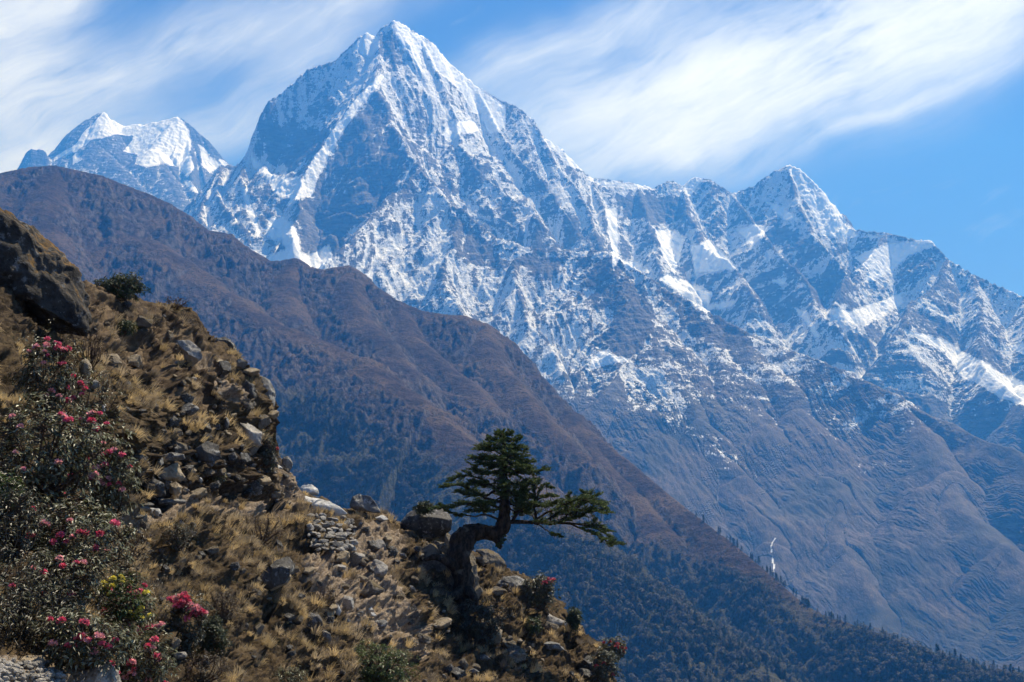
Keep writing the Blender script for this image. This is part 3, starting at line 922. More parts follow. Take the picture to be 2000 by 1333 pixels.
def ground(px, py, tol=5.0):
    """nearest point of the near slope seen at a photograph pixel"""
    d2 = (gpxf - px) ** 2 + (gpyf - py) ** 2
    i = np.nonzero(d2 < tol * tol)[0]
    j = i[np.argmin(gDf[i])] if len(i) else np.argmin(d2)
    return GF[j], gDf[j], gnf[j]


# ------------------------------------------------------------------ rocks
def stone_material(name, dark, light, speck=0.5, moss=None, lichen=None):
    m, N = mat_new(name)
    p = N.pos()
    n1 = N.noise(p, 1.6, 6, 0.6)
    n2 = N.noise(p, 14.0, 5, 0.7)
    c = N.mix(N.mapr(n1, 0.35, 0.65), dark, light)
    c = N.mix(N.mapr(n2, 0.45, 0.62, 0, speck), c, tuple(min(0.75, q * 1.5) for q in light))
    c = N.mix(N.mapr(N.noise(p, 5.0, 5, 0.7), 0.56, 0.66, 0, 0.75), c, tuple(q * 0.45 for q in dark))
    if lichen:
        c = N.mix(N.mapr(N.noise(p, 6.5, 4, 0.65), 0.57, 0.63, 0, 0.9), c, lichen)
    if moss:
        g = N.n('ShaderNodeNewGeometry')
        sp = N.n('ShaderNodeSeparateXYZ')
        N.put(sp.inputs[0], g.outputs['Normal'])
        upf = N.m('ADD', sp.outputs[2], N.m('MULTIPLY', sp.outputs[0], 0.55))
        f = N.mapr(N.m('ADD', upf, N.m('MULTIPLY', N.m('SUBTRACT', n1, 0.5), 1.6)), 0.86, 1.02)
        mc = N.mix(N.mapr(n2, 0.4, 0.6), moss, tuple(q * 0.35 for q in moss))
        c = N.mix(f, c, mc)
    finish(N, c, 0.85, N.m('ADD', n2, N.m('MULTIPLY', n1, 1.5)), 0.9, 0.05, 0.3)
    return m


ST_WHITE = stone_material("pale_granite", (0.36, 0.345, 0.32), (0.56, 0.55, 0.52), 0.3)
ST_PALE = stone_material("weathered_granite", (0.16, 0.15, 0.132), (0.34, 0.315, 0.28))
ST_GREY = stone_material("grey_stone", (0.07, 0.068, 0.066), (0.18, 0.175, 0.165), 0.5, None, (0.38, 0.38, 0.36))
ST_DARK = stone_material("dark_lichened_stone", (0.032, 0.030, 0.029), (0.085, 0.08, 0.073), 0.4, None, (0.24, 0.24, 0.23))
ST_TAN = stone_material("tan_stone", (0.17, 0.135, 0.09), (0.30, 0.245, 0.17))
ST_MOSS = stone_material("mossy_stone", (0.018, 0.016, 0.015), (0.065, 0.058, 0.05), 0.3, (0.13, 0.070, 0.016), (0.16, 0.155, 0.145))
ST_TURF = stone_material("turf_capped_stone", (0.05, 0.045, 0.04), (0.20, 0.17, 0.13), 0.4, (0.13, 0.095, 0.045))

import bmesh


def icos(n):
    bm = bmesh.new()
    bmesh.ops.create_icosphere(bm, subdivisions=n, radius=1)
    v = np.array([q.co[:] for q in bm.verts])
    f = np.array([[q.index for q in fc.verts] for fc in bm.faces])
    bm.free()
    return v, f


ICO = {n: icos(n) for n in (1, 2, 3, 4, 5, 6)}


def rock_shape(seed, n=4, cuts=9, rough=0.10):
    v, f = ICO[n]
    v = v.copy()
    rg = np.random.default_rng(seed)
    for _ in range(cuts):
        d = rg.normal(size=3)
        d /= np.linalg.norm(d)
        off = rg.uniform(0.50, 0.82)
        v -= np.maximum(0, v @ d - off)[:, None] * d
    v *= 1.12 / np.abs(v).max()
    s = seed * 3.1
    nn = fbm3(v[:, 0] * 1.8 + s, v[:, 1] * 1.8, v[:, 2] * 1.8, 4, 5, 0.5)
    v *= (1 + rough * 1.6 * nn)[:, None]
    return v, f


def poly_radius(poly):
    c = np.mean(poly, 0)
    a = np.linspace(0, 2 * np.pi, 73)
    r = []
    n = len(poly)
    for t_ in a:
        d = (math.cos(t_), -math.sin(t_))
        best = 5.0
        for i in range(n):
            x0, y0 = poly[i][0] - c[0], poly[i][1] - c[1]
            x1, y1 = poly[(i + 1) % n][0] - c[0], poly[(i + 1) % n][1] - c[1]
            ex, ey = x1 - x0, y1 - y0
            den = d[0] * ey - d[1] * ex
            if abs(den) < 1e-9: continue
            s = (x0 * ey - y0 * ex) / den
            u = (x0 * d[1] - y0 * d[0]) / den
            if s > 0 and -1e-6 <= u <= 1 + 1e-6: best = max(best, s)
        r.append(best)
    return c, a, np.array(r)


def outline_rock(name, poly, mat, label, seed, D=None, thick=0.9, n=5, rough=0.07, cat='boulder', group=None, sink=0.0):
    poly = np.array(poly, float)
    c, a, r = poly_radius(poly)
    if D is None:
        D = ground(c[0], poly[:, 1].max() - 3)[1]
    ctr = at(c[0], c[1], D + sink)
    if sink == 0.0:
        ctr = ctr * (1 + 0.42 * r.mean() / FPX)
    sc = np.linalg.norm(ctr) / FPX
    v, f = rock_shape(seed, n, 7, rough)
    v = v / np.maximum(1e-6, np.abs(v).max())
    ph = np.arctan2(v[:, 2], v[:, 0]) % (2 * np.pi)
    rho = np.hypot(v[:, 0], v[:, 2])
    ext = np.interp(ph, a, r)
    # stretch so that the widest ring meets the outline
    ring = np.zeros(73)
    k = (ph / (2 * np.pi) * 72).astype(int)
    np.maximum.at(ring, k, rho)
    ring[72] = ring[0]
    ring = np.where(ring < 0.3, 0.8, ring)
    g = ext / np.interp(ph, a, ring)
    P = np.stack([v[:, 0] * g * sc, v[:, 1] * r.mean() * thick * sc, v[:, 2] * g * sc], 1)
    big = r.mean() * sc
    nn = fbm3(P[:, 0] / big * 3 + seed, P[:, 1] / big * 3, P[:, 2] / big * 3, 4, 8, 0.55, True)
    P *= (1 + rough * 0.5 * nn)[:, None]
    az = math.atan2(ctr[0], ctr[1])
    R = np.array([[math.cos(az), math.sin(az), 0], [-math.sin(az), math.cos(az), 0], [0, 0, 1]])
    P = P @ R.T
    o = mesh_from(name, P, f, mat, True)
    o.location = ctr
    return tag(o, label, cat, group)


def px_rock(name, px, py, w, h, mat, label, seed, cat='rock', group=None, D=None, n=4, tilt=0.0, mesh=None, depth=0.8):
    if D is None:
        _, D, _ = ground(px, py + h * 0.25)
        D += 0.36 * max(w, h) * D / FPX
    ctr = at(px, py, D)
    sc = np.linalg.norm(ctr) / FPX
    if mesh is None:
        v, f = rock_shape(seed, n)
        v = v / (v.max(0) - v.min(0))
        o = mesh_from(name, v, f, mat, False if n < 4 else True)
    else:
        o = bpy.data.objects.new(name, mesh)
        S.collection.objects.link(o)
    o.scale = (w * sc, (w + h) / 2 * sc * depth * 1.3, h * sc)
    o.rotation_euler = (0, tilt, -math.atan2(ctr[0], ctr[1]))
    o.location = ctr
    return tag(o, label, cat, group)


outline_rock("rocky_outcrop", [(-170, 420), (-60, 405), (0, 415), (45, 440), (95, 475), (132, 512), (148, 545), (158, 590), (164, 625), (150, 642), (110, 640), (60, 615), (0, 585), (-120, 600)],
             ST_MOSS, "huge dark outcrop capped with orange-brown moss at the upper left above the pink rhododendron", 3, D=22.5, thick=0.55, n=6, rough=0.20, cat='outcrop')
outline_rock("boulder", [(586, 955), (592, 948), (608, 947), (620, 955), (622, 966), (604, 968), (588, 963)], ST_WHITE, "white rounded boulder perched on top of the long pale slab", 11, D=42.6, n=4)
outline_rock("boulder", [(552, 960), (575, 963), (605, 972), (640, 978), (662, 990), (678, 1004), (655, 1008), (600, 1008), (582, 990), (570, 985)], ST_WHITE, "long pale granite slab lying above the dry-laid stones", 12, D=41.2, thick=0.7)
outline_rock("boulder", [(683, 990), (688, 972), (702, 965), (722, 970), (735, 985), (744, 1003), (720, 1000), (695, 997)], ST_GREY, "grey and white pointed boulder on the crest, halfway between the pale slab and the fir", 13, D=43.4)
outline_rock("boulder", [(783, 1022), (795, 1005), (815, 992), (845, 988), (870, 996), (882, 1015), (878, 1036), (855, 1050), (820, 1052), (797, 1045)], ST_DARK, "dark lichen-speckled round boulder just left of the bent fir trunk", 14, D=44.8)
outline_rock("rock", [(846, 1060), (855, 1042), (868, 1036), (882, 1048), (890, 1068), (870, 1078)], ST_TURF, "small brown wedge of rock tucked between the dark boulder and the fir trunk", 15, D=45.0, n=4, cat='rock')
outline_rock("boulder", [(500, 1140), (520, 1112), (540, 1095), (562, 1090), (575, 1105), (572, 1120), (560, 1140), (530, 1152), (508, 1155)], ST_DARK, "dark overhanging boulder with a deep shadow beneath, in the grass below the trail", 16, thick=0.9)
outline_rock("boulder", [(505, 1150), (535, 1135), (565, 1120), (568, 1128), (558, 1142), (530, 1155)], ST_TAN, "tan sliver of rock showing under the dark overhanging boulder", 17, n=4, cat='rock')
outline_rock("boulder", [(815, 1075), (850, 1062), (885, 1078), (925, 1085), (934, 1130), (930, 1168), (905, 1176), (875, 1172), (845, 1145), (820, 1110)], ST_TURF, "great turf-draped rock gripped by the roots of the bent fir", 18, D=42.75, thick=0.55, sink=0.01, n=6, rough=0.12)
outline_rock("boulder", [(836, 1068), (850, 1058), (872, 1062), (888, 1080), (882, 1100), (855, 1102), (838, 1088)], ST_TURF, "mossy brown hump of earth and rock leaning against the left of the fir trunk", 38, D=43.0, thick=0.8, rough=0.12, sink=0.01)
outline_rock("boulder", [(930, 1075), (950, 1072), (972, 1082), (988, 1100), (975, 1115), (940, 1112), (928, 1095)], ST_TURF, "brown rounded rock on the crest right behind the fir trunk", 19, D=47.2, cat='rock')
outline_rock("boulder", [(966, 1160), (972, 1140), (985, 1128), (1010, 1126), (1032, 1138), (1044, 1160), (1040, 1185), (1015, 1192), (985, 1185)], ST_GREY, "blue-grey rounded boulder beside the dark rhododendron on the right", 20, D=45.5)
outline_rock("boulder", [(930, 1235), (945, 1218), (965, 1215), (980, 1232), (978, 1255), (955, 1260), (935, 1252)], ST_TAN, "round brown boulder half hidden under the bush below the fir", 21, n=4)
outline_rock("boulder", [(1030, 1215), (1070, 1200), (1108, 1216), (1105, 1224), (1060, 1218)], ST_PALE, "thin pale slab jutting from the slope below the right-hand rhododendron", 22, n=4, cat='rock')
outline_rock("boulder", [(345, 668), (370, 666), (390, 682), (394, 700), (376, 716), (362, 706), (358, 688)], ST_PALE, "white-faced angular boulder standing out high on the upper bank", 23, n=5)
outline_rock("boulder", [(468, 828), (490, 830), (512, 846), (508, 868), (490, 872), (478, 850)], ST_PALE, "pale slab sticking out of the grass near the cliff edge", 24, n=4, cat='rock')
outline_rock("boulder", [(494, 748), (508, 735), (524, 742), (537, 762), (538, 790), (530, 806), (512, 800), (498, 775)], ST_GREY, "grey cracked rock forming the edge of the upper cliff", 25, D=38.2)
outline_rock("boulder", [(480, 745), (497, 752), (500, 775), (488, 782), (476, 765)], ST_DARK, "dark block next to the cracked rock on the cliff edge", 26, n=4)
outline_rock("boulder", [(420, 662), (440, 658), (458, 672), (464, 690), (440, 686), (425, 676)], ST_DARK, "dark brown knob of rock on the skyline above the cliff edge", 27, D=37.2, n=4)
outline_rock("boulder", [(312, 918), (330, 912), (345, 905), (352, 920), (360, 932), (352, 940), (325, 938), (310, 928)], ST_TAN, "large smooth tan boulder wedged in the dark earth bank", 28, D=25.9, n=4)
outline_rock("boulder", [(318, 890), (335, 884), (358, 888), (360, 896), (340, 900), (322, 898)], ST_GREY, "flat grey rock lying just above the smooth tan boulder in the bank", 29, D=25.9, n=4, cat='rock')
outline_rock("boulder", [(300, 865), (330, 860), (362, 868), (366, 880), (345, 886), (310, 884)], ST_TURF, "turf-topped brown rock overhanging the earth bank", 30, D=26.4, n=5)
outline_rock("boulder", [(285, 945), (300, 935), (318, 945), (322, 965), (300, 972), (284, 962)], ST_DARK, "dark square rock at the foot of the bank beside the round tan stone", 31, D=24.4, n=4)
outline_rock("boulder", [(330, 948), (343, 942), (354, 950), (353, 962), (343, 968), (332, 962)], ST_TAN, "round tan stone at the foot of the bank under the smooth boulder", 32, D=25.6, n=4, cat='rock')
outline_rock("boulder", [(380, 880), (405, 862), (425, 870), (432, 895), (410, 905), (388, 900)], ST_DARK, "large dark rock set high in the earth bank", 33, D=28.0, n=5)
outline_rock("boulder", [(30, 1290), (52, 1282), (80, 1283), (86, 1292), (80, 1308), (60, 1306), (34, 1303)], ST_TAN, "tan block resting on the gravel at the lower left", 34, D=12.0, n=5)
outline_rock("boulder", [(100, 1325), (130, 1305), (170, 1297), (205, 1298), (222, 1315), (232, 1350), (170, 1380), (105, 1370)], ST_PALE, "broad pale boulder cut by the bottom edge of the photo", 35, D=12.2, n=6)
outline_rock("boulder", [(0, 1165), (30, 1170), (72, 1175), (58, 1195), (30, 1205), (5, 1195)], ST_GREY, "grey angular rock in the shade under the rhododendrons at far left", 36, D=13.2, n=5)
outline_rock("boulder", [(8, 1215), (30, 1225), (68, 1258), (50, 1285), (15, 1288), (-10, 1260)], ST_GREY, "shaded grey slab leaning above the gravel at lower left", 37, D=12.6, n=5)
for i, (px, py, w, h, mt, lab, cat) in enumerate([
    (697, 1092, 40, 30, ST_PALE, "flat-topped pale boulder just below the dry-laid stones", 'boulder'),
    (738, 1111, 38, 35, ST_PALE, "squarish pale boulder, the largest on the bare earth below the crest", 'boulder'),
    (662, 1109, 26, 13, ST_PALE, "flat pale stone left of the flat-topped pale boulder", 'rock'),
    (678, 1178, 32, 28, ST_PALE, "pale boulder standing next to the small white block", 'boulder'),
    (658, 1193, 18, 24, ST_WHITE, "small upright white block on the earth slope", 'rock'),
    (638, 1190, 34, 36, ST_TAN, "tan boulder left of the small white block", 'boulder'),
    (745, 1223, 30, 20, ST_GREY, "blue-grey stone lowest on the bare earth slope", 'rock'),
    (723, 1191, 14, 11, ST_WHITE, "small white stone above another on the bare earth", 'rock'),
    (728, 1201, 13, 9, ST_WHITE, "small white stone just below its twin on the bare earth", 'rock'),
    (708, 1130, 22, 14, ST_TAN, "small rounded tan stone below the flat-topped boulder", 'rock'),
    (738, 1065, 34, 22, ST_PALE, "pale rock on the turf right of the dry-laid stones", 'rock'),
    (745, 1012, 26, 12, ST_WHITE, "pale flat rock on the crest beneath the pointed boulder", 'rock'),
    (726, 1150, 46, 34, ST_TURF, "brown earth-covered boulder below the squarish pale one", 'boulder'),
    (808, 1197, 26, 24, ST_DARK, "dark round rock on the slope below the fir's rock", 'rock'),
    (330, 981, 60, 15, ST_GREY, "long grey flat slab topping the trail edge", 'slab'),
    (262, 1009, 44, 11, ST_GREY, "low flat slab at the left end of the trail edge", 'slab'),
    (276, 994, 34, 10, ST_PALE, "thin pale slab between the two grey trail slabs", 'slab'),
    (296, 998, 17, 14, ST_WHITE, "rounded whitish stone on the trail edge, left one of a pair", 'rock'),
    (308, 1003, 17, 19, ST_WHITE, "rounded whitish stone on the trail edge, right one of a pair", 'rock'),
    (292, 986, 20, 10, ST_GREY, "small grey stone propped under the long trail slab", 'rock'),
    (271, 923, 24, 17, ST_TAN, "tan cobble at the left end of the earth bank", 'cobble'),
    (287, 906, 12, 15, ST_TAN, "upright tan cobble left of the pointed stone in the bank", 'cobble'),
    (312, 905, 16, 22, ST_GREY, "pointed grey stone set upright in the bank", 'rock'),
    (371, 919, 22, 16, ST_TAN, "oval stone right of the smooth tan boulder", 'cobble'),
    (409, 900, 20, 28, ST_GREY, "tall grey stone in the middle of the bank", 'rock'),
    (391, 938, 8, 11, ST_WHITE, "tiny white egg-shaped stone in the bank", 'cobble'),
    (362, 959, 16, 11, ST_PALE, "pale stone beside the round tan stone at the foot of the bank", 'cobble'),
    (541, 915, 24, 13, ST_WHITE, "white stone in the eroded gully below the cliff edge", 'rock'),
    (560, 905, 26, 30, ST_GREY, "grey rock on the edge of the eroded gully", 'rock'),
    (500, 960, 22, 24, ST_GREY, "grey rock where the trail passes under the bank", 'rock'),
    (203, 798, 10, 16, ST_WHITE, "small white stone between the two tall rhododendrons", 'rock'),
    (180, 750, 30, 22, ST_PALE, "pale pinkish rock right of the tallest rhododendron", 'rock'),
    (165, 725, 26, 40, ST_TAN, "tan block in shade below the leafless twigs", 'rock'),
    (225, 705, 30, 30, ST_TAN, "brown block half buried in the upper bank", 'rock'),
    (280, 632, 36, 26, ST_TURF, "angular brown rock high on the upper bank", 'rock'),
    (250, 760, 16, 30, ST_GREY, "narrow upright grey stone in the dry grass", 'rock'),
    (370, 800, 34, 26, ST_GREY, "grey rock in the dry grass above the bank", 'rock'),
    (435, 720, 30, 34, ST_DARK, "dark rock below the skyline knob", 'rock'),
    (440, 830, 16, 26, ST_GREY, "small upright grey rock left of the pale slab", 'rock'),
    (610, 1215, 40, 50, ST_DARK, "dark block in shadow amid the lower grass", 'boulder'),
    (1060, 1165, 30, 20, ST_TAN, "brown rock under the right-hand rhododendron", 'rock'),
    (350, 1280, 26, 14, ST_PALE, "pale stone in the grass right of the lower rhododendrons", 'rock'),
    ]):
    px_rock("boulder" if cat == 'boulder' else "slab" if cat == 'slab' else "rock", px, py, w, h, mt, lab, 60 + i, cat)

# the dry-laid wall holding up the trail edge
rg = np.random.default_rng(5)
Vs, Fs, off = [], [], 0
for row in range(10):
    y0 = 1012 + row * 7.2
    xl, xr = 592 + row * 1.5, 694 - max(0, row - 4) * 3
    x_ = xl + rg.uniform(0, 6)
    while x_ < xr:
        w = rg.choice([rg.uniform(6, 12), rg.uniform(10, 17), rg.uniform(16, 27)])
        h = rg.uniform(5.5, 9.5) * (1.25 if w > 16 else 1)
        edge_ = min(x_ - xl, xr - x_, (row + 1) * 7, (10 - row) * 9) / 22.0
        if rg.random() < min(0.95, 0.45 + edge_):
            v, f = rock_shape(int(rg.integers(1000, 1040)), 2, 8, 0.05)
            v = v / (v.max(0) - v.min(0))
            gp, D, _ = ground(x_ + w / 2, y0)
            c = at(x_ + w / 2, y0 + 5 * math.sin(x_ / 21) + rg.uniform(-2.5, 2.5), D + rg.uniform(-0.10, 0.06))
            sc = D / FPX
            ca, sa_ = math.cos(rg.uniform(-.25, .25)), math.sin(rg.uniform(-.25, .25))
            v = v * np.array([w * sc, 0.3, h * sc * 1.1])
            v = np.stack([v[:, 0] * ca + v[:, 2] * sa_, v[:, 1], -v[:, 0] * sa_ + v[:, 2] * ca], 1)
            Vs.append(v + c)
            Fs.append(f + off)
            off += len(v)
        x_ += w * 0.95
o = mesh_from("stone_wall", np.concatenate(Vs), np.concatenate(Fs), stone_material("wall_stone", (0.085, 0.08, 0.07), (0.27, 0.255, 0.235), 0.4), False)
tag(o, "dry-laid wall of small grey stones holding the bank under the long pale slab", "stone wall")

# loose stones lying over the slope, and the gravel bed at the bottom left
rg = np.random.default_rng(17)
shapes = []
for k in range(8):
    v, f = rock_shape(300 + k, 3)
    ob = mesh_from("stone", v / (v.max(0) - v.min(0)), f, [ST_PALE, ST_GREY, ST_TAN, ST_PALE][k % 4], False)
    shapes.append(ob.data)
    bpy.data.objects.remove(ob)
AREA = [(620, 1085, 200, 130, 30, 5), (560, 930, 60, 50, 10, 5), (270, 1060, 70, 60, 26, 5), (420, 900, 140, 45, 22, 5), (700, 1040, 70, 30, 10, 6), (420, 780, 110, 80, 14, 6), (800, 1230, 120, 60, 10, 5),
        (330, 640, 90, 50, 12, 5), (1000, 1240, 80, 50, 8, 6)]
for (cx0, cy0, rx, ry, cnt, sz) in AREA:
    for k in range(cnt):
        px, py = cx0 + rg.uniform(-rx, rx), cy0 + rg.uniform(-ry, ry)
        if cx0 == 620: px, py = 620 + rg.uniform(0, 230), 1080 + rg.uniform(0, 180)
        if py < np.interp(px, SIL[:, 0], SIL[:, 1]) + 14: continue
        w = sz * rg.uniform(0.7, 1.9)
        px_rock("stone", px, py, w, w * rg.uniform(0.55, 0.9), None, "small loose stone lying on the near slope among grass and earth", 0, 'stone', "small loose stones scattered over the near slope",
                mesh=shapes[int(rg.integers(8))], tilt=rg.uniform(-.5, .5))
crag_shapes = []
for k in range(9):
    v, f = rock_shape(350 + k, 4, 12, 0.16)
    ob = mesh_from("rock", v / (v.max(0) - v.min(0)), f, [ST_DARK, ST_TURF, ST_TURF, ST_DARK, ST_TAN, ST_TURF, ST_GREY][k % 7], False)
    crag_shapes.append(ob.data)
    bpy.data.objects.remove(ob)
for (x0, x1, y0, y1, cnt, s0, s1) in [(160, 420, 590, 760, 10, 12, 34), (330, 530, 660, 860, 24, 12, 40), (260, 540, 862, 968, 46, 10, 38), (240, 560, 780, 870, 18, 12, 36), (530, 600, 880, 985, 18, 8, 26),
                                  (230, 560, 1010, 1300, 36, 10, 34), (560, 830, 1060, 1330, 34, 10, 34), (820, 1180, 1060, 1330, 46, 12, 50), (690, 900, 1000, 1100, 16, 8, 26)]:
    for k in range(cnt):
        px, py = rg.uniform(x0, x1), rg.uniform(y0, y1)
        if py < np.interp(px, SIL[:, 0], SIL[:, 1]) + 4: continue
        if 580 < px < 700 and 1000 < py < 1090: continue
        w = rg.uniform(s0, s1) * rg.uniform(0.6, 1)
        px_rock("rock", px, py, w, w * rg.uniform(0.5, 0.95), None, "weathered rock half buried in the turf and earth of the near slope", 0, 'rock', "weathered rocks half buried in the near slope",
                mesh=crag_shapes[int(rg.integers(9))], tilt=rg.uniform(-.7, .7), depth=1.1)
Vs, Fs, off = [], [], 0
for k in range(900):
    px, py = rg.uniform(-60, 125), rg.uniform(1283, 1400)
    if py < 1287 + 0.0022 * (px) ** 2 * 0.6 + rg.uniform(-3, 3): continue
    v, f = rock_shape(int(rg.integers(400, 412)), 2, 6, 0.05)
    v = v / (v.max(0) - v.min(0))
    gp, D, _ = ground(px, py)
    sc = D / FPX * rg.uniform(5, 15)
    th = rg.uniform(0, 6.28)
    v = v * np.array([sc, sc, sc * 0.7])
    v = np.stack([v[:, 0] * math.cos(th) - v[:, 1] * math.sin(th), v[:, 0] * math.sin(th) + v[:, 1] * math.cos(th), v[:, 2]], 1)
    Vs.append(v + gp + np.array([0, 0, 0.01]))
    Fs.append(f + off)
    off += len(v)
tag(mesh_from("gravel", np.concatenate(Vs), np.concatenate(Fs), ST_PALE, False), "bed of pale gravel and pebbles at the lower left", "gravel", kind='stuff')
# ------------------------------------------------------------------ plants
def blade_material(name, attr, rough=0.7, trans=0.0, spec=0.25):
    m, N = mat_new(name)
    c = N.attrc(attr)
    p = finish(N, c, rough, spec=spec, extra=trans)
    return m


M_GRASS = blade_material("dry_grass", "tint", 0.8, 0.42)
M_LEAF = blade_material("leaves", "tint", 0.45, 0.25, 0.4)
M_NEEDLE = blade_material("needles", "tint", 0.6, 0.25)


def bark_material(name, dark, light, sc=9.0):
    m, N = mat_new(name)
    p = N.pos()
    n = N.noise(N.mapping(p, scale=(1, 1, 0.45)), sc, 6, 0.7)
    n2 = N.noise(p, 2.2, 4)
    c = N.mix(N.mapr(n, 0.38, 0.64), dark, light)
    c = N.mix(N.mapr(n2, 0.60, 0.68, 0, 0.8), c, (0.15, 0.135, 0.105))
    finish(N, c, 0.9, n, 1.0, 0.08, 0.15)
    return m


M_BARK = bark_material("fir_bark", (0.014, 0.011, 0.009), (0.075, 0.055, 0.040))
M_TWIG = bark_material("twig_bark", (0.05, 0.034, 0.025), (0.17, 0.12, 0.09), 20)


def tubes(paths, sides=6):
    """paths: list of (points (n,3), radii (n,)) -> V, F of quads"""
    V, F, off = [], [], 0
    for P, r in paths:
        P, r = np.asarray(P, float), np.asarray(r, float)
        T = np.gradient(P, axis=0)
        T /= np.linalg.norm(T, axis=1)[:, None] + 1e-9
        ref = np.array([0.31, 0.93, 0.17]) if abs(T[0] @ np.array([0.31, 0.93, 0.17])) < 0.9 else np.array([1.0, 0, 0])
        A = np.cross(T, ref)
        A /= np.linalg.norm(A, axis=1)[:, None] + 1e-9
        B = np.cross(T, A)
        th = np.linspace(0, 2 * np.pi, sides, endpoint=False)
        ring = P[:, None] + r[:, None, None] * (np.cos(th)[None, :, None] * A[:, None] + np.sin(th)[None, :, None] * B[:, None])
        n = len(P)
        V.append(ring.reshape(-1, 3))
        i = np.arange(n - 1)[:, None] * sides
        k = np.arange(sides)[None]
        F.append(np.stack([i + k, i + (k + 1) % sides, i + sides + (k + 1) % sides, i + sides + k], -1).reshape(-1, 4) + off)
        off += n * sides
    return np.concatenate(V), np.concatenate(F)


def curve(pts, n):
    """smooth line through points (Catmull-Rom)"""
    P = np.asarray(pts, float)
    P = np.concatenate([2 * P[:1] - P[1:2], P, 2 * P[-1:] - P[-2:-1]])
    out = []
    m = len(P) - 3
    for s in np.linspace(0, m - 1e-6, n):
        i = int(s)
        t = s - i
        a, b, c, d = P[i:i + 4]
        out.append(0.5 * (2 * b + (c - a) * t + (2 * a - 5 * b + 4 * c - d) * t * t + (3 * b - a - 3 * c + d) * t ** 3))
    return np.array(out)


# dry tussock grass
rg = np.random.default_rng(23)
rowsn = np.arange(NF)
cell = np.linalg.norm(np.cross(np.gradient(G[:NF], axis=1), np.gradient(G[:NF], axis=0)), axis=-1)
clump = fbm3(G[:NF, :, 0] / 1.3, G[:NF, :, 1] / 1.6, G[:NF, :, 2] / 1.1, 3, 55)
wgt = 1.0 / np.maximum(gDf.reshape(NF, -1), 8) ** 1.6
wgt = wgt * sstep(clump, -0.05, 0.22) * (1 - 0.93 * GSOIL[:NF]) * (1 - 0.96 * GBANK[:NF]) * (1 - 0.72 * GUP[:NF]) * np.clip(cell / np.median(cell), 0, 3)
wgt[(PYg > 1400) | (PXg > 1200) | (PXg < -60)] = 0
wgt[NF - 3:] = 0
lush = polymask([[(560, 1000), (800, 1040), (850, 1100), (760, 1110), (690, 1030)], [(330, 1010), (600, 1010), (620, 1200), (380, 1220)], [(-60, 560), (60, 600), (60, 760), (-60, 780)], [(200, 720), (430, 760), (430, 860), (240, 850)]], 12)
wgt[lush] *= 2.4
wf = (wgt / wgt.sum()).ravel()
NT_ = 3200
sel = rg.choice(wf.size, NT_, p=wf)
PX_, PY_ = PXg.ravel()[sel], PYg.ravel()[sel]
NBL = 54
root = GF[sel]
D_ = gDf[sel]
upv = gnf[sel] * 0.55 + np.array([0, 0, 0.75])
upv /= np.linalg.norm(upv, axis=1)[:, None]
size = rg.uniform(0.16, 0.46, NT_) * np.clip(D_ / 30, 0.5, 1.1)
kind = rg.random(NT_)
GOLD, TAN, GREY = np.array([0.60, 0.45, 0.235]), np.array([0.46, 0.36, 0.225]), np.array([0.20, 0.165, 0.125])
tc = np.where(kind[:, None] < 0.33, GOLD, np.where(kind[:, None] < 0.72, TAN, GREY)) * rg.uniform(0.6, 1.15, (NT_, 1))
tc[PX_ < 60] = GOLD * rg.uniform(0.7, 1.2, ((PX_ < 60).sum(), 1))
n_b = NT_ * NBL
ti = np.repeat(np.arange(NT_), NBL)
side = rg.normal(size=(n_b, 3))
side -= (side * upv[ti]).sum(1)[:, None] * upv[ti]
side /= np.linalg.norm(side, axis=1)[:, None]
spread = rg.uniform(0.15, 1.0, n_b)[:, None]
L = (size[ti] * rg.uniform(0.55, 1.15, n_b))[:, None]
base = root[ti] + side * (rg.uniform(0, 0.25, n_b)[:, None] * size[ti][:, None]) - upv[ti] * 0.03
drop = np.array([0.25, -0.15, -1.0]) * (0.45 * spread ** 2)
p0 = base
p1 = base + (upv[ti] * (1 - 0.45 * spread) + side * 0.42 * spread) * L * 0.5
p2 = p1 + (upv[ti] * (0.75 - 0.75 * spread) + side * 0.62 * spread + drop * 0.6) * L * 0.5
wv_ = np.cross(p2 - p0, root[ti] / np.linalg.norm(root[ti], axis=1)[:, None])
wv_ /= np.linalg.norm(wv_, axis=1)[:, None] + 1e-9
jit = rg.normal(size=(n_b, 3)) * 0.5
wv_ = (wv_ + jit)
wv_ /= np.linalg.norm(wv_, axis=1)[:, None]
wd = (0.0055 * np.clip(D_[ti] / 30, 0.45, 1.3))[:, None]
V = np.stack([p0 - wv_ * wd, p0 + wv_ * wd, p1 + wv_ * wd * 0.8, p1 - wv_ * wd * 0.8, p2], 1).reshape(-1, 3)
bi = np.arange(n_b)[:, None] * 5
F = np.concatenate([bi + np.array([[0, 1, 2]]), bi + np.array([[0, 2, 3]]), bi + np.array([[3, 2, 4]])])
tint = np.repeat(tc[ti] * rg.uniform(0.75, 1.25, (n_b, 1)), 5, 0)
tag(mesh_from("grass", V, F, M_GRASS, False, {'tint': tint}), "tussocks of golden and grey dry grass covering the near slope", "grass", kind='stuff')


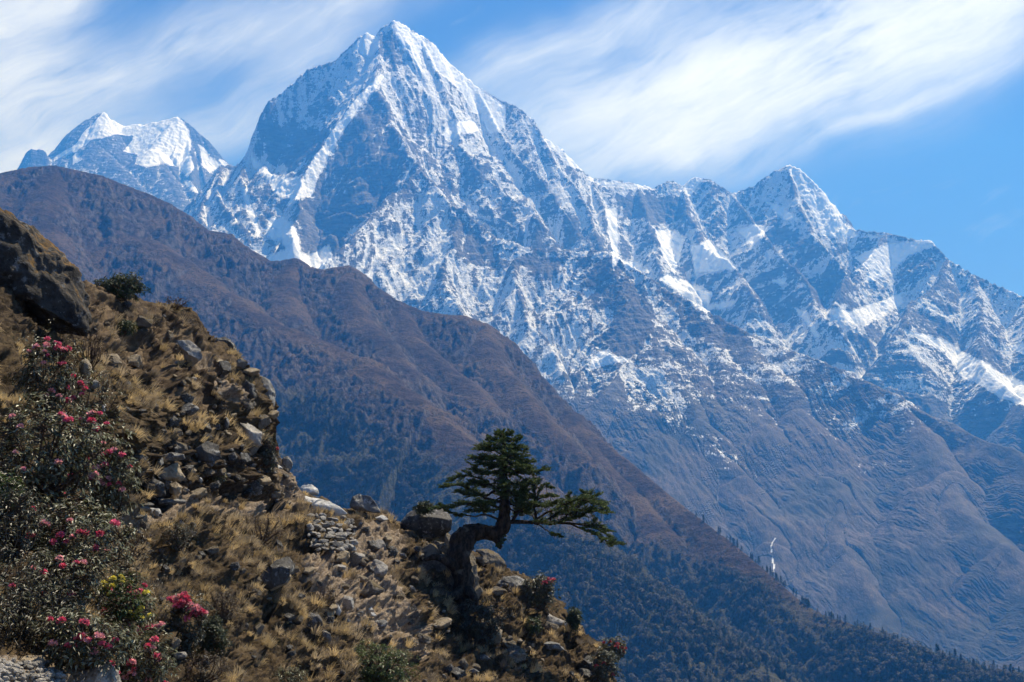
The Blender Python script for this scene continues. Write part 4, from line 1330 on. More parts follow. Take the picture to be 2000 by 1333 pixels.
# leafy shrubs
def leaf_cloud(centres, normals, n_leaf, length, width, colors, rg, droop=0.35, spreadr=0.02):
    """rosettes of leaves round the given twig ends"""
    m = len(centres)
    ci = np.repeat(np.arange(m), n_leaf)
    nn = normals[ci]
    d = rg.normal(size=(len(ci), 3))
    d -= (d * nn).sum(1)[:, None] * nn
    d /= np.linalg.norm(d, axis=1)[:, None] + 1e-9
    d = d + nn * rg.uniform(-0.25, 0.6, (len(ci), 1)) + np.array([0, 0, -droop])
    d /= np.linalg.norm(d, axis=1)[:, None]
    L = length * rg.uniform(0.65, 1.15, (len(ci), 1))
    s = np.cross(d, nn + rg.normal(size=d.shape) * 0.3)
    s /= np.linalg.norm(s, axis=1)[:, None] + 1e-9
    c = centres[ci] + rg.normal(size=d.shape) * spreadr
    mid = c + d * L * 0.5 + nn * L * 0.06
    tip = c + d * L + np.array([0, 0, -1]) * L * 0.15
    V = np.stack([c, mid + s * width, tip, mid - s * width], 1).reshape(-1, 3)
    b = np.arange(len(ci))[:, None] * 4
    F = b + np.array([[0, 1, 2, 3]])
    col = colors[rg.integers(0, len(colors), len(ci))] * rg.uniform(0.7, 1.25, (len(ci), 1))
    return V, F, np.repeat(col, 4, 0)


def truss_mesh(color, name, seed):
    """a ruffled head of a dozen open five-petalled bells"""
    rg = np.random.default_rng(seed)
    Vs, cs = [], []
    for k in range(12):
        d = rg.normal(size=3)
        d[2] = abs(d[2]) * 0.9 + 0.1
        d /= np.linalg.norm(d)
        a = np.cross(d, [0.3, 0.5, 0.8])
        a /= np.linalg.norm(a)
        b = np.cross(d, a)
        c0 = d * rg.uniform(0.25, 0.4)
        tone = rg.uniform(0.6, 1.35)
        pale = rg.uniform(0, 0.18)
        for p in range(5):
            th = p * 1.2566 + rg.uniform(-.2, .2)
            o1 = a * math.cos(th) + b * math.sin(th)
            o2 = np.cross(d, o1)
            m_ = c0 + d * 0.42 + o1 * 0.24
            e_ = c0 + d * rg.uniform(0.5, 0.68) + o1 * rg.uniform(0.40, 0.55)
            Vs += [c0, m_ + o2 * 0.2, e_, m_ - o2 * 0.2]
            cs += [np.array(color) * tone + pale] * 4
    V = np.array(Vs)
    ob = mesh_from(name, V, np.arange(len(V)).reshape(-1, 4), M_LEAF, True, {'tint': np.array(cs)})
    me = ob.data
    bpy.data.objects.remove(ob)
    return me


FLOWER = {'pink': [truss_mesh((0.75, 0.07, 0.17), "flower", 1), truss_mesh((0.80, 0.34, 0.36), "flower", 2), truss_mesh((0.62, 0.03, 0.10), "flower", 3)],
          'red': [truss_mesh((0.50, 0.012, 0.025), "flower", 4)],
          'yellow': [truss_mesh((0.80, 0.68, 0.05), "flower", 5)]}
RHODO = np.array([[0.08, 0.085, 0.038], [0.17, 0.18, 0.11], [0.04, 0.045, 0.02], [0.24, 0.25, 0.17], [0.10, 0.08, 0.04], [0.05, 0.04, 0.022]])
DARKL = np.array([[0.03, 0.036, 0.02], [0.05, 0.055, 0.035], [0.09, 0.095, 0.07]])
GREENL = np.array([[0.06, 0.095, 0.02], [0.10, 0.14, 0.035], [0.045, 0.07, 0.02]])
JUNI = np.array([[0.022, 0.035, 0.014], [0.04, 0.06, 0.02], [0.05, 0.06, 0.03]])
TWIGC = np.array([[0.10, 0.08, 0.055], [0.07, 0.055, 0.04], [0.12, 0.10, 0.06]])


def shrub(name, px, py, w, h, label, seed, cat, D=None, rosettes=160, leaf=0.10, lw=0.016, nl=7, colors=RHODO, stems=14, flowers=(), fcol='pink', fsize=0.050, forward=0.35, group=None, bare=0.0, droop=0.35, hollow=0.45):
    """px, py: middle of the crown; base sits on the ground below it"""
    rg = np.random.default_rng(seed)
    gp, gD, _ = ground(px, py + h * 0.5)
    if D is None: D = gD
    D = min(D, gD, ground(px, py)[1] - 0.12 * w * D / FPX)
    sc = D / FPX
    W_, H_ = w * sc, h * sc
    base = at(px, py + h * 0.52, D)
    root_ = bpy.data.objects.new(name, None)
    S.collection.objects.link(root_)
    root_.location = base
    tag(root_, label, cat, group)
    c = at(px, py, D) - base + np.array([0, -forward * W_ * 0.3, 0])
    # twig ends fill an uneven crown
    rosettes = int(rosettes * (1.02 if D < 25 else 1.2))
    pts = rg.normal(size=(rosettes, 3))
    pts /= np.linalg.norm(pts, axis=1)[:, None]
    rad = rg.uniform(hollow, 1.0, (rosettes, 1)) ** 0.7
    lump = 1.08 + 0.55 * perlin3(pts[:, 0] * 1.7 + seed, pts[:, 1] * 1.7, pts[:, 2] * 1.7, 3)[:, None]
    nrm_ = pts.copy()
    ends = c + pts * rad * lump * np.array([W_ / 2, W_ * 0.38, H_ / 2])
    nrm_ = nrm_ * 0.6 + np.array([0, 0, 0.6])
    nrm_ /= np.linalg.norm(nrm_, axis=1)[:, None]
    fl = []
    if seed <= 9:
        flowers = list(flowers) + [(px + rg.uniform(-.42, .42) * w, py + rg.uniform(-.42, .42) * h) for _ in range(6)]
    for (fx, fy) in flowers:
        P = at(fx, fy, D) - base
        k = ((P[0] - c[0]) / (W_ / 2)) ** 2 + ((P[2] - c[2]) / (H_ / 2)) ** 2
        P = P / 1.0
        fwd = W_ * 0.38 * math.sqrt(max(0.05, 1 - min(k, 0.95))) * 0.95 + forward * W_ * 0.3
        full = base + P
        lim = min(D - fwd, ground(fx, fy)[1] - 0.25)
        full = full * (lim / np.linalg.norm(full[:2]))
        fl.append(full - base)
    if fl:
        fa = np.array(fl)
        ends = np.concatenate([ends, fa - np.array([0, 0, 0.02])])
        nf = np.tile(np.array([[0, -0.3, 0.95]]), (len(fa), 1))
        nrm_ = np.concatenate([nrm_, nf])
    if leaf > 0:
        if D < 25 and leaf > 0.07:
            leaf, lw = leaf * 0.72, lw * 0.8
        keep = rg.random(len(ends)) >= bare
        V, F, col = leaf_cloud(ends[keep], nrm_[keep], nl, leaf, lw, colors, rg, droop)
        mesh_from("foliage", V, F, M_LEAF, False, {'tint': col}, parent=root_)
    paths = []
    hubs = []
    for k in range(stems):
        e_ = ends[rg.integers(len(ends))]
        s0 = np.array([rg.normal() * W_ * 0.06, rg.normal() * W_ * 0.06, -0.05])
        mid = s0 * 0.4 + e_ * 0.45 + np.array([rg.normal() * W_ * 0.06, rg.normal() * W_ * 0.06, -H_ * 0.02])
        cu = curve([s0, mid, e_], 8)
        paths.append((cu, np.linspace(0.016, 0.005, 8) * max(0.7, min(1.4, W_))))
        hubs.append(cu[3:7])
    hubs = np.concatenate(hubs)
    for e_ in ends[rg.random(len(ends)) < 0.7]:
        k = np.argmin(((hubs - e_) ** 2).sum(1) + rg.random(len(hubs)) * 0.02)
        q_ = hubs[k] * 0.5 + e_ * 0.5 + rg.normal(size=3) * 0.03
        paths.append((np.array([hubs[k], q_, e_]), np.array([0.0065, 0.0045, 0.003]) * 1.1))
    V, F = tubes(paths, 4)
    mesh_from("stem", V, F, M_TWIG, True, parent=root_)
    ms = FLOWER[fcol]
    for P in fl:
        o = bpy.data.objects.new("flower", ms[int(rg.integers(len(ms)))])
        S.collection.objects.link(o)
        o.parent = root_
        o.location = P
        o.scale = [fsize * rg.uniform(0.65, 1.1)] * 3
        o.rotation_euler = (rg.uniform(-.5, .5), rg.uniform(-.5, .5), rg.uniform(0, 6))
    return root_


GR = "rhododendrons flowering on the near slope"
shrub("rhododendron", 95, 735, 125, 150, "tall rhododendron with pale pink flowers at its top, just below the mossy outcrop", 1, 'rhododendron', 19.0, 260, 0.10, 0.015, 7, RHODO * 0.8, 24,
      [(57, 687), (70, 679), (71, 679), (92, 664), (90, 675), (87, 687), (108, 670), (114, 673), (112, 681), (124, 684), (126, 686), (85, 710), (115, 712), (124, 711), (133, 682)], group=GR)
shrub("rhododendron", 165, 790, 130, 130, "bare-stemmed rhododendron with a few small pink flowers, right of the tallest one", 2, 'rhododendron', 19.5, 170, 0.085, 0.012, 6, RHODO * 0.8, 26,
      [(130, 755), (157, 750), (161, 753), (160, 771), (143, 778)], group=GR)
shrub("rhododendron", 95, 880, 230, 170, "broad leafy rhododendron with scattered pink flowers near the left edge, halfway down", 3, 'rhododendron', 15.0, 420, 0.10, 0.016, 7, RHODO * 1.15, 30,
      [(120, 811), (126, 817), (128, 822), (40, 835), (175, 812), (183, 808), (195, 809), (179, 824), (208, 829), (136, 822)], group=GR)
shrub("rhododendron", 205, 925, 130, 150, "rhododendron with bright red-pink clusters reaching toward the earth bank", 4, 'rhododendron', 17.0, 300, 0.105, 0.016, 7, RHODO * 1.1, 26,
      [(204, 888), (213, 885), (223, 881), (172, 898), (179, 936), (137, 931), (212, 936), (213, 948), (197, 944), (232, 946), (238, 958), (122, 968), (188, 915)], group=GR)
shrub("rhododendron", 135, 1040, 220, 130, "sprawling rhododendron with a row of pink flowers in the middle of the left edge mass", 5, 'rhododendron', 14.2, 380, 0.095, 0.015, 7, RHODO, 32,
      [(136, 1018), (55, 1054), (118, 1048), (104, 1060), (142, 1050), (155, 1040), (168, 1043), (186, 1072), (162, 1100), (195, 1045)], group=GR)
shrub("rhododendron", 100, 1130, 200, 110, "dark rhododendron with only two pink flowers low on the left", 6, 'rhododendron', 13.6, 300, 0.09, 0.014, 7, RHODO * 0.9, 26,
      [(85, 1120), (163, 1100), (139, 1164)], group=GR)
shrub("rhododendron", 250, 1190, 120, 110, "pale-leaved rhododendron mingled with the yellow-flowered shrub", 7, 'rhododendron', 15.5, 230, 0.09, 0.015, 7, RHODO * 1.1, 20,
      [(210, 1152), (256, 1160), (259, 1172), (273, 1157), (202, 1196), (238, 1206), (243, 1216), (247, 1223), (272, 1229), (285, 1233), (304, 1225), (315, 1222), (276, 1240), (292, 1228)], group=GR)
shrub("rhododendron", 165, 1250, 170, 100, "rhododendron with thick pink clusters right above the pale bottom boulder", 8, 'rhododendron', 13.4, 330, 0.09, 0.014, 7, RHODO, 26,
      [(152, 1250), (160, 1246), (168, 1253), (174, 1251), (134, 1263), (144, 1264), (197, 1260), (204, 1262), (210, 1265), (181, 1274), (225, 1253), (192, 1245)], group=GR)
shrub("rhododendron", 275, 1290, 130, 110, "rhododendron with sparse salmon flowers at the bottom edge, right of the pale boulder", 9, 'rhododendron', 14.6, 260, 0.09, 0.014, 7, RHODO, 24,
      [(253, 1293), (259, 1296), (217, 1298), (289, 1264), (306, 1283), (299, 1268), (257, 1318), (290, 1330), (245, 1325)], group=GR)
shrub("rhododendron", 367, 1215, 82, 105, "small dense rhododendron crowded with rose flowers, standing alone among the dry grass", 10, 'rhododendron', None, 260, 0.085, 0.014, 7, DARKL, 18,
      [(331, 1172), (360, 1163), (350, 1168), (363, 1170), (355, 1178), (343, 1179), (368, 1176), (361, 1184), (352, 1188), (345, 1186), (372, 1183), (378, 1190), (385, 1188), (390, 1192), (394, 1200), (400, 1199), (377, 1203), (365, 1210), (357, 1180), (340, 1172), (388, 1197), (370, 1195)],
      fsize=0.075, group=GR)
shrub("rhododendron", 1052, 1155, 66, 62, "dark glossy rhododendron with faint pink flowers on the right skyline of the near slope", 11, 'rhododendron', 45.3, 260, 0.13, 0.024, 6, DARKL * 1.3, 16,
      [(1071, 1134), (1077, 1137), (1064, 1140), (1081, 1133)], fsize=0.12, group=GR)
shrub("rhododendron", 1196, 1268, 48, 40, "small rhododendron with red flowers leaning out at the far right end of the near slope", 12, 'rhododendron', 44.5, 150, 0.12, 0.024, 6, RHODO, 12,
      [(1180, 1256), (1192, 1255), (1206, 1259), (1215, 1266), (1218, 1273), (1214, 1280), (1222, 1268), (1204, 1264)], 'red', 0.09, group=GR)
shrub("rhododendron", 1180, 1300, 50, 60, "dark rhododendron with three red flowers just under the far right one", 13, 'rhododendron', 43.5, 190, 0.12, 0.024, 6, DARKL * 1.3, 12,
      [(1165, 1302), (1178, 1299), (1180, 1297), (1197, 1318)], 'red', 0.10, group=GR)
shrub("dark_shrub", 940, 1215, 90, 80, "dark flowerless rhododendron in the shade beneath the fir's rock", 14, 'shrub', 41.0, 330, 0.11, 0.02, 6, DARKL * 0.9, 18)
shrub("flowering_shrub", 240, 1168, 80, 90, "twiggy shrub with clusters of yellow flowers at lower left", 15, 'shrub', 15.0, 110, 0.06, 0.011, 6, GREENL * 0.8, 20,
      [(218, 1134), (221, 1131), (236, 1127), (240, 1131), (238, 1138), (204, 1141), (208, 1148), (220, 1147), (214, 1162), (275, 1190), (270, 1197), (268, 1204), (255, 1197), (293, 1203), (276, 1208), (285, 1160), (264, 1204)], 'yellow', 0.046)
shrub("dark_shrub", 415, 1242, 56, 70, "dark green needle-leaved shrub right of the small dense rhododendron", 16, 'shrub', None, 420, 0.05, 0.006, 10, JUNI, 10, droop=0.0)
shrub("green_shrub", 742, 1300, 120, 80, "bright green feathery shrub in the grass at the bottom edge", 17, 'shrub', None, 520, 0.075, 0.008, 9, GREENL, 16, droop=-0.3)
shrub("juniper", 240, 562, 84, 42, "dark green juniper bush standing on the crest right of the outcrop", 18, 'shrub', 30.5, 420, 0.08, 0.011, 9, JUNI * 1.2, 16, droop=-0.2)
shrub("juniper", 830, 992, 36, 20, "small dark green bush growing on top of the round dark boulder", 19, 'shrub', 44.4, 160, 0.10, 0.012, 9, JUNI * 1.1, 8, droop=-0.3)
shrub("juniper", 1121, 1208, 26, 38, "dark green shrub on the edge below the right-hand rhododendron", 20, 'shrub', 46.5, 200, 0.11, 0.014, 9, JUNI * 1.3, 8, droop=-0.2)
shrub("low_shrub", 1040, 1222, 34, 34, "small olive bush on the turf right of the round brown boulder", 21, 'shrub', None, 150, 0.09, 0.01, 8, GREENL * 0.6, 8, droop=-0.2)
shrub("bare_shrub", 175, 680, 70, 80, "leafless brown bush of thin upright twigs right of the tallest rhododendron", 22, 'shrub', None, 130, 0.0, 0, 1, TWIGC, 40)
shrub("bare_shrub", 505, 1035, 100, 60, "grey leafless thicket of fine twigs on the slope below the trail", 23, 'shrub', None, 260, 0.035, 0.004, 4, TWIGC, 40)
shrub("bare_shrub", 345, 1045, 60, 50, "dark twiggy bush with tiny leaves among the tussocks below the trail slabs", 24, 'shrub', None, 200, 0.045, 0.008, 5, DARKL, 20)
shrub("bare_shrub", 440, 1180, 60, 60, "brown wiry bush amid the pale tussocks left of the deep shadow", 25, 'shrub', None, 170, 0.04, 0.007, 4, TWIGC, 24)
shrub("dark_shrub", 520, 880, 40, 60, "dark shrub with one red flower clinging to the cliff edge", 26, 'shrub', None, 160, 0.09, 0.014, 6, DARKL, 12, [(541, 877)], 'red', 0.09)
shrub("low_shrub", 425, 930, 26, 26, "little pale green shrub at the foot of the earth bank", 27, 'shrub', None, 60, 0.07, 0.012, 6, RHODO * 1.5, 8)
shrub("bare_shrub", 40, 1010, 90, 120, "tangle of bare dark twigs at the left edge behind the rhododendrons", 28, 'shrub', 14.6, 180, 0.05, 0.009, 4, DARKL, 36)
shrub("low_shrub", 10, 960, 50, 60, "light green tuft of leaves at the very left edge", 29, 'shrub', 14.8, 140, 0.055, 0.008, 8, GREENL, 10)
shrub("bare_shrub", 250, 1060, 90, 60, "low brown scrub on the rubble below the trail slabs", 30, 'shrub', None, 150, 0.04, 0.008, 4, TWIGC, 24)
shrub("low_shrub", 565, 1325, 60, 40, "white-tinged leafy shrub at the bottom edge left of the bright green one", 31, 'shrub', None, 130, 0.08, 0.013, 6, RHODO * 1.4, 12)
shrub("bare_shrub", 345, 592, 60, 18, "thin grey twigs along the crest right of the juniper", 32, 'shrub', 34.6, 90, 0.0, 0, 1, TWIGC, 24)
shrub("bare_shrub", 640, 1160, 50, 40, "wispy brown bush beside the tan boulder on the earth slope", 33, 'shrub', None, 90, 0.03, 0.005, 4, TWIGC, 18)
shrub("dark_shrub", 240, 640, 50, 26, "olive-green low bush on the upper bank below the juniper", 34, 'shrub', None, 160, 0.07, 0.010, 8, GREENL * 0.55, 10, droop=0)
shrub("bare_shrub", 395, 1300, 100, 60, "grey-brown scrub near the bottom edge right of the lower rhododendrons", 35, 'shrub', None, 200, 0.04, 0.007, 4, TWIGC, 26)

# low tangle between the rhododendrons
rg = np.random.default_rng(61)
um = polymask([[(-60, 960), (30, 830), (60, 650), (140, 680), (200, 760), (230, 860), (265, 950), (240, 1010), (300, 1090), (330, 1200), (340, 1400), (230, 1300), (100, 1290), (-60, 1270)]], 26)
uw = (um & (clump > -0.30)).astype(float)
uw[:, pc < -60] = 0
uw = uw / np.maximum(gDf.reshape(NF, -1), 8) ** 1.5
us = rg.choice(uw.size, 1500, p=(uw / uw.sum()).ravel())
ub = GF[us]
uh = rg.uniform(0.03, 0.30, (len(us), 1)) + 0.01
ue = ub + gnf[us] * uh * 0.5 + np.array([0, 0, 1.0]) * uh + rg.normal(size=ub.shape) * 0.04
V, F, col = leaf_cloud(ue, np.tile(np.array([[0.1, -0.2, 0.97]]), (len(ue), 1)), 6, 0.055, 0.009, np.concatenate([DARKL, TWIGC * 0.7, RHODO * 0.7]), rg, 0.3, 0.04)
pth = [(np.array([b, (b + e_) / 2 + rg.normal(size=3) * 0.03, e_]), np.array([0.005, 0.004, 0.003])) for b, e_ in zip(ub, ue)]
V2, F2 = tubes(pth, 3)
tag(mesh_from("undergrowth", np.concatenate([V, V2]), np.concatenate([F, F2 + len(V)]), M_LEAF, False, {'tint': np.concatenate([col, np.tile(np.array([[0.05, 0.04, 0.03]]), (len(V2), 1))])}),
    "dark low undergrowth of leaves and twigs filling the gaps between the rhododendrons", "undergrowth", kind='stuff')

# ------------------------------------------------------------------ the bent fir
TD = 42.4
TS = TD / FPX
fir = bpy.data.objects.new("fir_tree", None)
S.collection.objects.link(fir)
FB = at(905, 1170, TD)
fir.location = FB
tag(fir, "lone dark green fir whose thick trunk bends out sideways from a rock before rising", "fir tree")


def tp(px, py, dy=0.0):
    return at(px, py, TD + dy) - FB


trunk_pts = [(905, 1190, 26, -0.3), (906, 1160, 20, -0.3), (902, 1120, 18, -0.3), (896, 1085, 19, -0.25), (904, 1058, 20, -0.15), (922, 1041, 17, -0.05), (945, 1040, 13, 0), (967, 1042, 12.5, 0), (981, 1028, 12, 0), (985, 1005, 9.5, 0),
             (985, 975, 8.5, 0), (984, 940, 7, 0), (985, 905, 5.5, 0), (984, 870, 3.5, 0), (985, 848, 1.3, 0)]
cu = curve([tuple(tp(a, b, d)) + (r * TS,) for a, b, r, d in trunk_pts], 90)
V, F = tubes([(cu[:, :3], cu[:, 3])], 20)
nn = fbm3(V[:, 0] * 2.2, V[:, 1] * 2.2, V[:, 2] * 1.4, 4, 3, 0.6)
n2 = 1 - np.abs(fbm3(V[:, 0] * 5, V[:, 1] * 5, V[:, 2] * 1.6, 3, 9)) * 3
axis = np.repeat(cu[:, :3], 20, 0)
rr = np.repeat(cu[:, 3], 20)
V = axis + (V - axis) * (1 + 0.55 * nn + 0.18 * n2 * (rr > 0.15))[:, None]
Fc = [V, ]
extra = []
extra.append((curve([tp(960, 1046), tp(972, 1056), tp(975, 1066), tp(980, 1070)], 8), np.linspace(9, 4, 8) * TS))
extra.append((curve([tp(915, 1050), tp(924, 1038, -.1), tp(934, 1030, -.15)], 6), np.linspace(12, 7, 6) * TS))
extra.append((curve([tp(905, 1150, -.5), tp(885, 1165, -.9), tp(862, 1160, -1.1), tp(845, 1150, -1.0)], 8), np.linspace(12, 3, 8) * TS))
extra.append((curve([tp(910, 1150, -.5), tp(925, 1165, -.9), tp(932, 1180, -.9)], 8), np.linspace(12, 3, 8) * TS))
extra.append((curve([tp(893, 1110, -.4), tp(872, 1095, -.8), tp(848, 1088, -.9), tp(830, 1095, -.8)], 8), np.linspace(12, 3, 8) * TS))
V2, F2 = tubes(extra, 10)
mesh_from("trunk", np.concatenate([V, V2]), np.concatenate([F, F2 + len(V)]), M_BARK, True, parent=fir)

rg = np.random.default_rng(77)
limbs = []        # (points, r0, twiggy start fraction, twig length)
leader = lambda py: np.array([np.interp(py, [848, 870, 905, 940, 975, 1005], [985, 984, 985, 984, 985, 984]), py])
tiers = [(852, 20, 16, -4, 5), (861, 44, 36, -2, 6), (873, 62, 48, 2, 7), (887, 66, 46, 4, 7), (900, 56, 68, 5, 7), (913, 80, 76, 6, 7), (930, 84, 70, 10, 6), (946, 112, 56, 14, 6), (966, 100, 56, 14, 4), (986, 116, 66, 8, 4)]
for (py, Lx, Rx, dr, nb) in tiers:
    for k in range(nb):
        az = 2 * math.pi * (k + rg.uniform(-.25, .25)) / nb + py * 0.7
        cx1, sy = math.cos(az), math.sin(az)
        ext = (Rx if cx1 > 0 else Lx)
        ext = ext * rg.uniform(0.78, 1.05) * (0.62 + 0.38 * abs(cx1))
        lx, ly = leader(py)
        tip = (lx + cx1 * ext, py + dr + rg.uniform(-8, 8))
        dyy = sy * ext * TS * 0.85
        if abs(cx1) < 0.45:
            dyy *= 1.25
        limbs.append(([tp(lx, ly), tp(lx + cx1 * ext * 0.4, py + dr * 1.25 + 3, dyy * 0.4), tp(lx + cx1 * ext * 0.75, py + dr * 1.3 + 2, dyy * 0.78), tp(*tip, dyy)], (2.0 if py > 900 else 1.3) * TS, 0.40 if py > 930 else 0.25, 0.42 if py > 870 else 0.24))
man = [  # long irregular limbs of the lower crown
    ([(984, 995, 0), (950, 985, -.2), (905, 985, -.5), (868, 992, -.6), (848, 993, -.6)], 3.4, 0.45, 0.36),
    ([(984, 985, 0), (955, 975, .2), (915, 955, .5), (885, 948, .6), (866, 952, .7)], 3.2, 0.4, 0.38),
    ([(984, 970, 0), (950, 940, -.4), (920, 930, -.6), (895, 932, -.7), (880, 940, -.8)], 2.6, 0.4, 0.36),
    ([(980, 1015, 0), (945, 1005, -.2), (915, 1008, -.3), (880, 1003, -.3), (862, 988, -.3)], 2.4, 0.5, 0.3),
    ([(982, 1022, 0), (1010, 1018, 0), (1045, 1022, -.1), (1085, 1022, -.1), (1120, 1012, 0), (1150, 1000, 0), (1188, 1003, .1)], 5.0, 0.25, 0.42),
    ([(1045, 1022, -.1), (1046, 1000, -.1), (1045, 975, -.1), (1046, 950, -.1), (1045, 938, -.1)], 3.4, 0.3, 0.30),
    ([(1045, 1015, 0), (1075, 1000, -.5), (1105, 985, -.7), (1135, 975, -.7), (1160, 985, -.6)], 2.6, 0.2, 0.46),
    ([(1060, 1020, 0), (1095, 1000, .5), (1130, 985, .8), (1165, 980, .8), (1182, 992, .8)], 2.6, 0.2, 0.46),
    ([(1090, 1022, 0), (1130, 1030, -.4), (1160, 1042, -.6), (1185, 1058, -.7), (1212, 1062, -.7)], 2.4, 0.25, 0.36),
    ([(1090, 1022, 0), (1125, 1025, .4), (1160, 1030, .6), (1188, 1048, .6), (1196, 1060, .5)], 2.2, 0.25, 0.36),
    ([(1040, 1020, 0), (1060, 1030, -.5), (1080, 1045, -.8), (1095, 1048, -.8)], 1.8, 0.5, 0.18),
    ([(1000, 1018, 0), (1020, 995, -.5), (1040, 985, -.7), (1065, 990, -.7)], 2.4, 0.3, 0.34),
    ([(1000, 1018, 0), (1015, 1000, .6), (1040, 990, .9), (1080, 985, 1.0)], 2.4, 0.3, 0.34),
    ([(1045, 980, -.1), (1065, 970, -.4), (1085, 970, -.5)], 1.6, 0.25, 0.28),
    ([(1045, 965, -.1), (1025, 960, -.4), (1010, 962, -.5)], 1.5, 0.25, 0.25),
    ([(1046, 955, -.1), (1062, 948, .2), (1078, 952, .3)], 1.4, 0.2, 0.25),
    ([(1046, 990, -.1), (1075, 985, .3), (1098, 978, .5)], 1.6, 0.25, 0.28),
    ([(1120, 1012, 0), (1130, 990, .1), (1145, 972, .1), (1140, 966, 0)], 2.0, 0.25, 0.34),
    ([(1120, 1012, 0), (1105, 990, .1), (1112, 970, .1)], 2.0, 0.25, 0.34),
    ([(1150, 1000, 0), (1165, 985, -.2), (1180, 990, -.2)], 1.6, 0.2, 0.32),
    ([(1100, 1015, 0), (1120, 1000, -.3), (1140, 996, -.5), (1165, 1000, -.5)], 2.0, 0.15, 0.42),
    ([(1070, 1020, 0), (1085, 1008, .3), (1110, 1004, .5), (1135, 1008, .5)], 2.0, 0.15, 0.42),
    ([(1045, 1020, 0), (1040, 1005, .4), (1025, 1000, .6), (1010, 1004, .6)], 2.0, 0.15, 0.4),
    ([(1046, 970, -.1), (1030, 975, .4), (1012, 980, .5)], 1.6, 0.2, 0.34),
    ([(1130, 985, .3), (1150, 972, .3), (1172, 982, .3)], 1.6, 0.1, 0.4),
    ([(1140, 1030, -.3), (1165, 1028, -.4), (1190, 1038, -.4)], 1.6, 0.2, 0.34),
    ([(975, 1035, 0), (965, 1050, -.2), (985, 1052, -.3), (972, 1068, -.3)], 1.6, 0.6, 0.12),
]
for pts, r0, f0, tl in man:
    limbs.append(([tp(a, b, d) for a, b, d in pts], r0 * TS, f0, tl))
needle_c, needle_d, needle_u = [], [], []
for j, (pts, r0, f0, tl) in enumerate(limbs):
    n = 14
    c = curve(pts, n)
    c[1:-1] += rg.normal(size=(n - 2, 3)) * 0.018
    paths = [(c, np.linspace(r0, 0.006, n))]
    Ln = np.linalg.norm(np.diff(c, axis=0), axis=1).sum()
    nt = max(6, int(Ln * (1 - f0) / 0.041))
    for k in range(nt):
        s = f0 + (1 - f0) * (k + rg.random()) / nt
        q_ = s * (n - 1)
        i0 = min(int(q_), n - 2)
        b = c[i0] + (c[i0 + 1] - c[i0]) * (q_ - i0)
        d = c[i0 + 1] - c[i0]
        d /= np.linalg.norm(d) + 1e-9
        sd = np.cross(d, [0, 0, 1])
        sd /= np.linalg.norm(sd) + 1e-9
        sd = sd * (1 if k % 2 else -1)
        out = d * 0.75 + sd * rg.uniform(0.5, 1.0) + np.array([0, 0, rg.uniform(-0.18, 0.42)])
        out /= np.linalg.norm(out)
        ln = tl * (1.1 - 0.55 * s) * rg.uniform(0.45, 1.35)
        e_ = b + out * ln + np.array([0, 0, -0.02])
        paths.append((np.array([b, (b + e_) / 2 + np.array([0, 0, 0.012]), e_]), np.array([0.008, 0.006, 0.004])))
        ns = 4
        for u_ in range(ns):
            bb = b + (e_ - b) * (0.25 + 0.75 * u_ / ns)
            for sgn in (-1, 1):
                if rg.random() < 0.22: continue
                o2 = out * 0.8 + np.cross(out, [0, 0, 1]) * 0.7 * sgn + np.array([0, 0, rg.uniform(-0.05, 0.35)])
                o2 /= np.linalg.norm(o2)
                needle_c.append(bb); needle_d.append(o2 * ln * rg.uniform(0.28, 0.5))
        needle_c.append(b + (e_ - b) * 0.5); needle_d.append((e_ - b) * 0.55)
    if tl < 0.3 or rg.random() < 0.3:         # dead hanging twigs on the inner, bare wood
        for k in range(3):
            i0 = int(rg.integers(2, n - 2))
            d = rg.normal(size=3) * 0.25 + np.array([0.12, 0, -0.5])
            paths.append((np.array([c[i0], c[i0] + d * 0.22, c[i0] + d * rg.uniform(0.3, 0.62)]), np.array([0.008, 0.006, 0.003])))
    V, F = tubes(paths, 5)
    mesh_from("branch", V, F, M_BARK, True, parent=fir)
nc, nd = np.array(needle_c), np.array(needle_d)
NPER = 15
ci = np.repeat(np.arange(len(nc)), NPER)
tt = np.tile(np.linspace(0.0, 1.0, NPER), len(nc))[:, None]
dirn = nd[ci] / np.linalg.norm(nd[ci], axis=1)[:, None]
r_ = rg.normal(size=(len(ci), 3))
r_ -= (r_ * dirn).sum(1)[:, None] * dirn
r_ /= np.linalg.norm(r_, axis=1)[:, None]
r_[:, 2] = r_[:, 2] * 0.6 + 0.25
base = nc[ci] + nd[ci] * tt
tip = base + (dirn * 0.55 + r_) * 0.046 * rg.uniform(0.7, 1.3, (len(ci), 1))
sw = np.cross(tip - base, rg.normal(size=base.shape))
sw /= np.linalg.norm(sw, axis=1)[:, None]
sw *= 0.0072
V = np.stack([base - sw, base + sw, tip + sw * 0.6, tip - sw * 0.6], 1).reshape(-1, 3)
F = np.arange(len(ci) * 4).reshape(-1, 4)
pal = np.array([[0.050, 0.075, 0.024], [0.080, 0.112, 0.034], [0.036, 0.055, 0.02], [0.11, 0.145, 0.045]])
cc = pal[rg.integers(0, 4, len(nc))][ci] * rg.uniform(0.75, 1.25, (len(ci), 1))
mesh_from("foliage", V, F, M_NEEDLE, False, {'tint': np.repeat(cc, 4, 0)}, parent=fir)
print("fir sprays", len(nc), "limbs", len(limbs))

# ------------------------------------------------------------------ conifers on the far hillside
P, WOODM, hpx, hpy, hn = HILL
rg = np.random.default_rng(99)


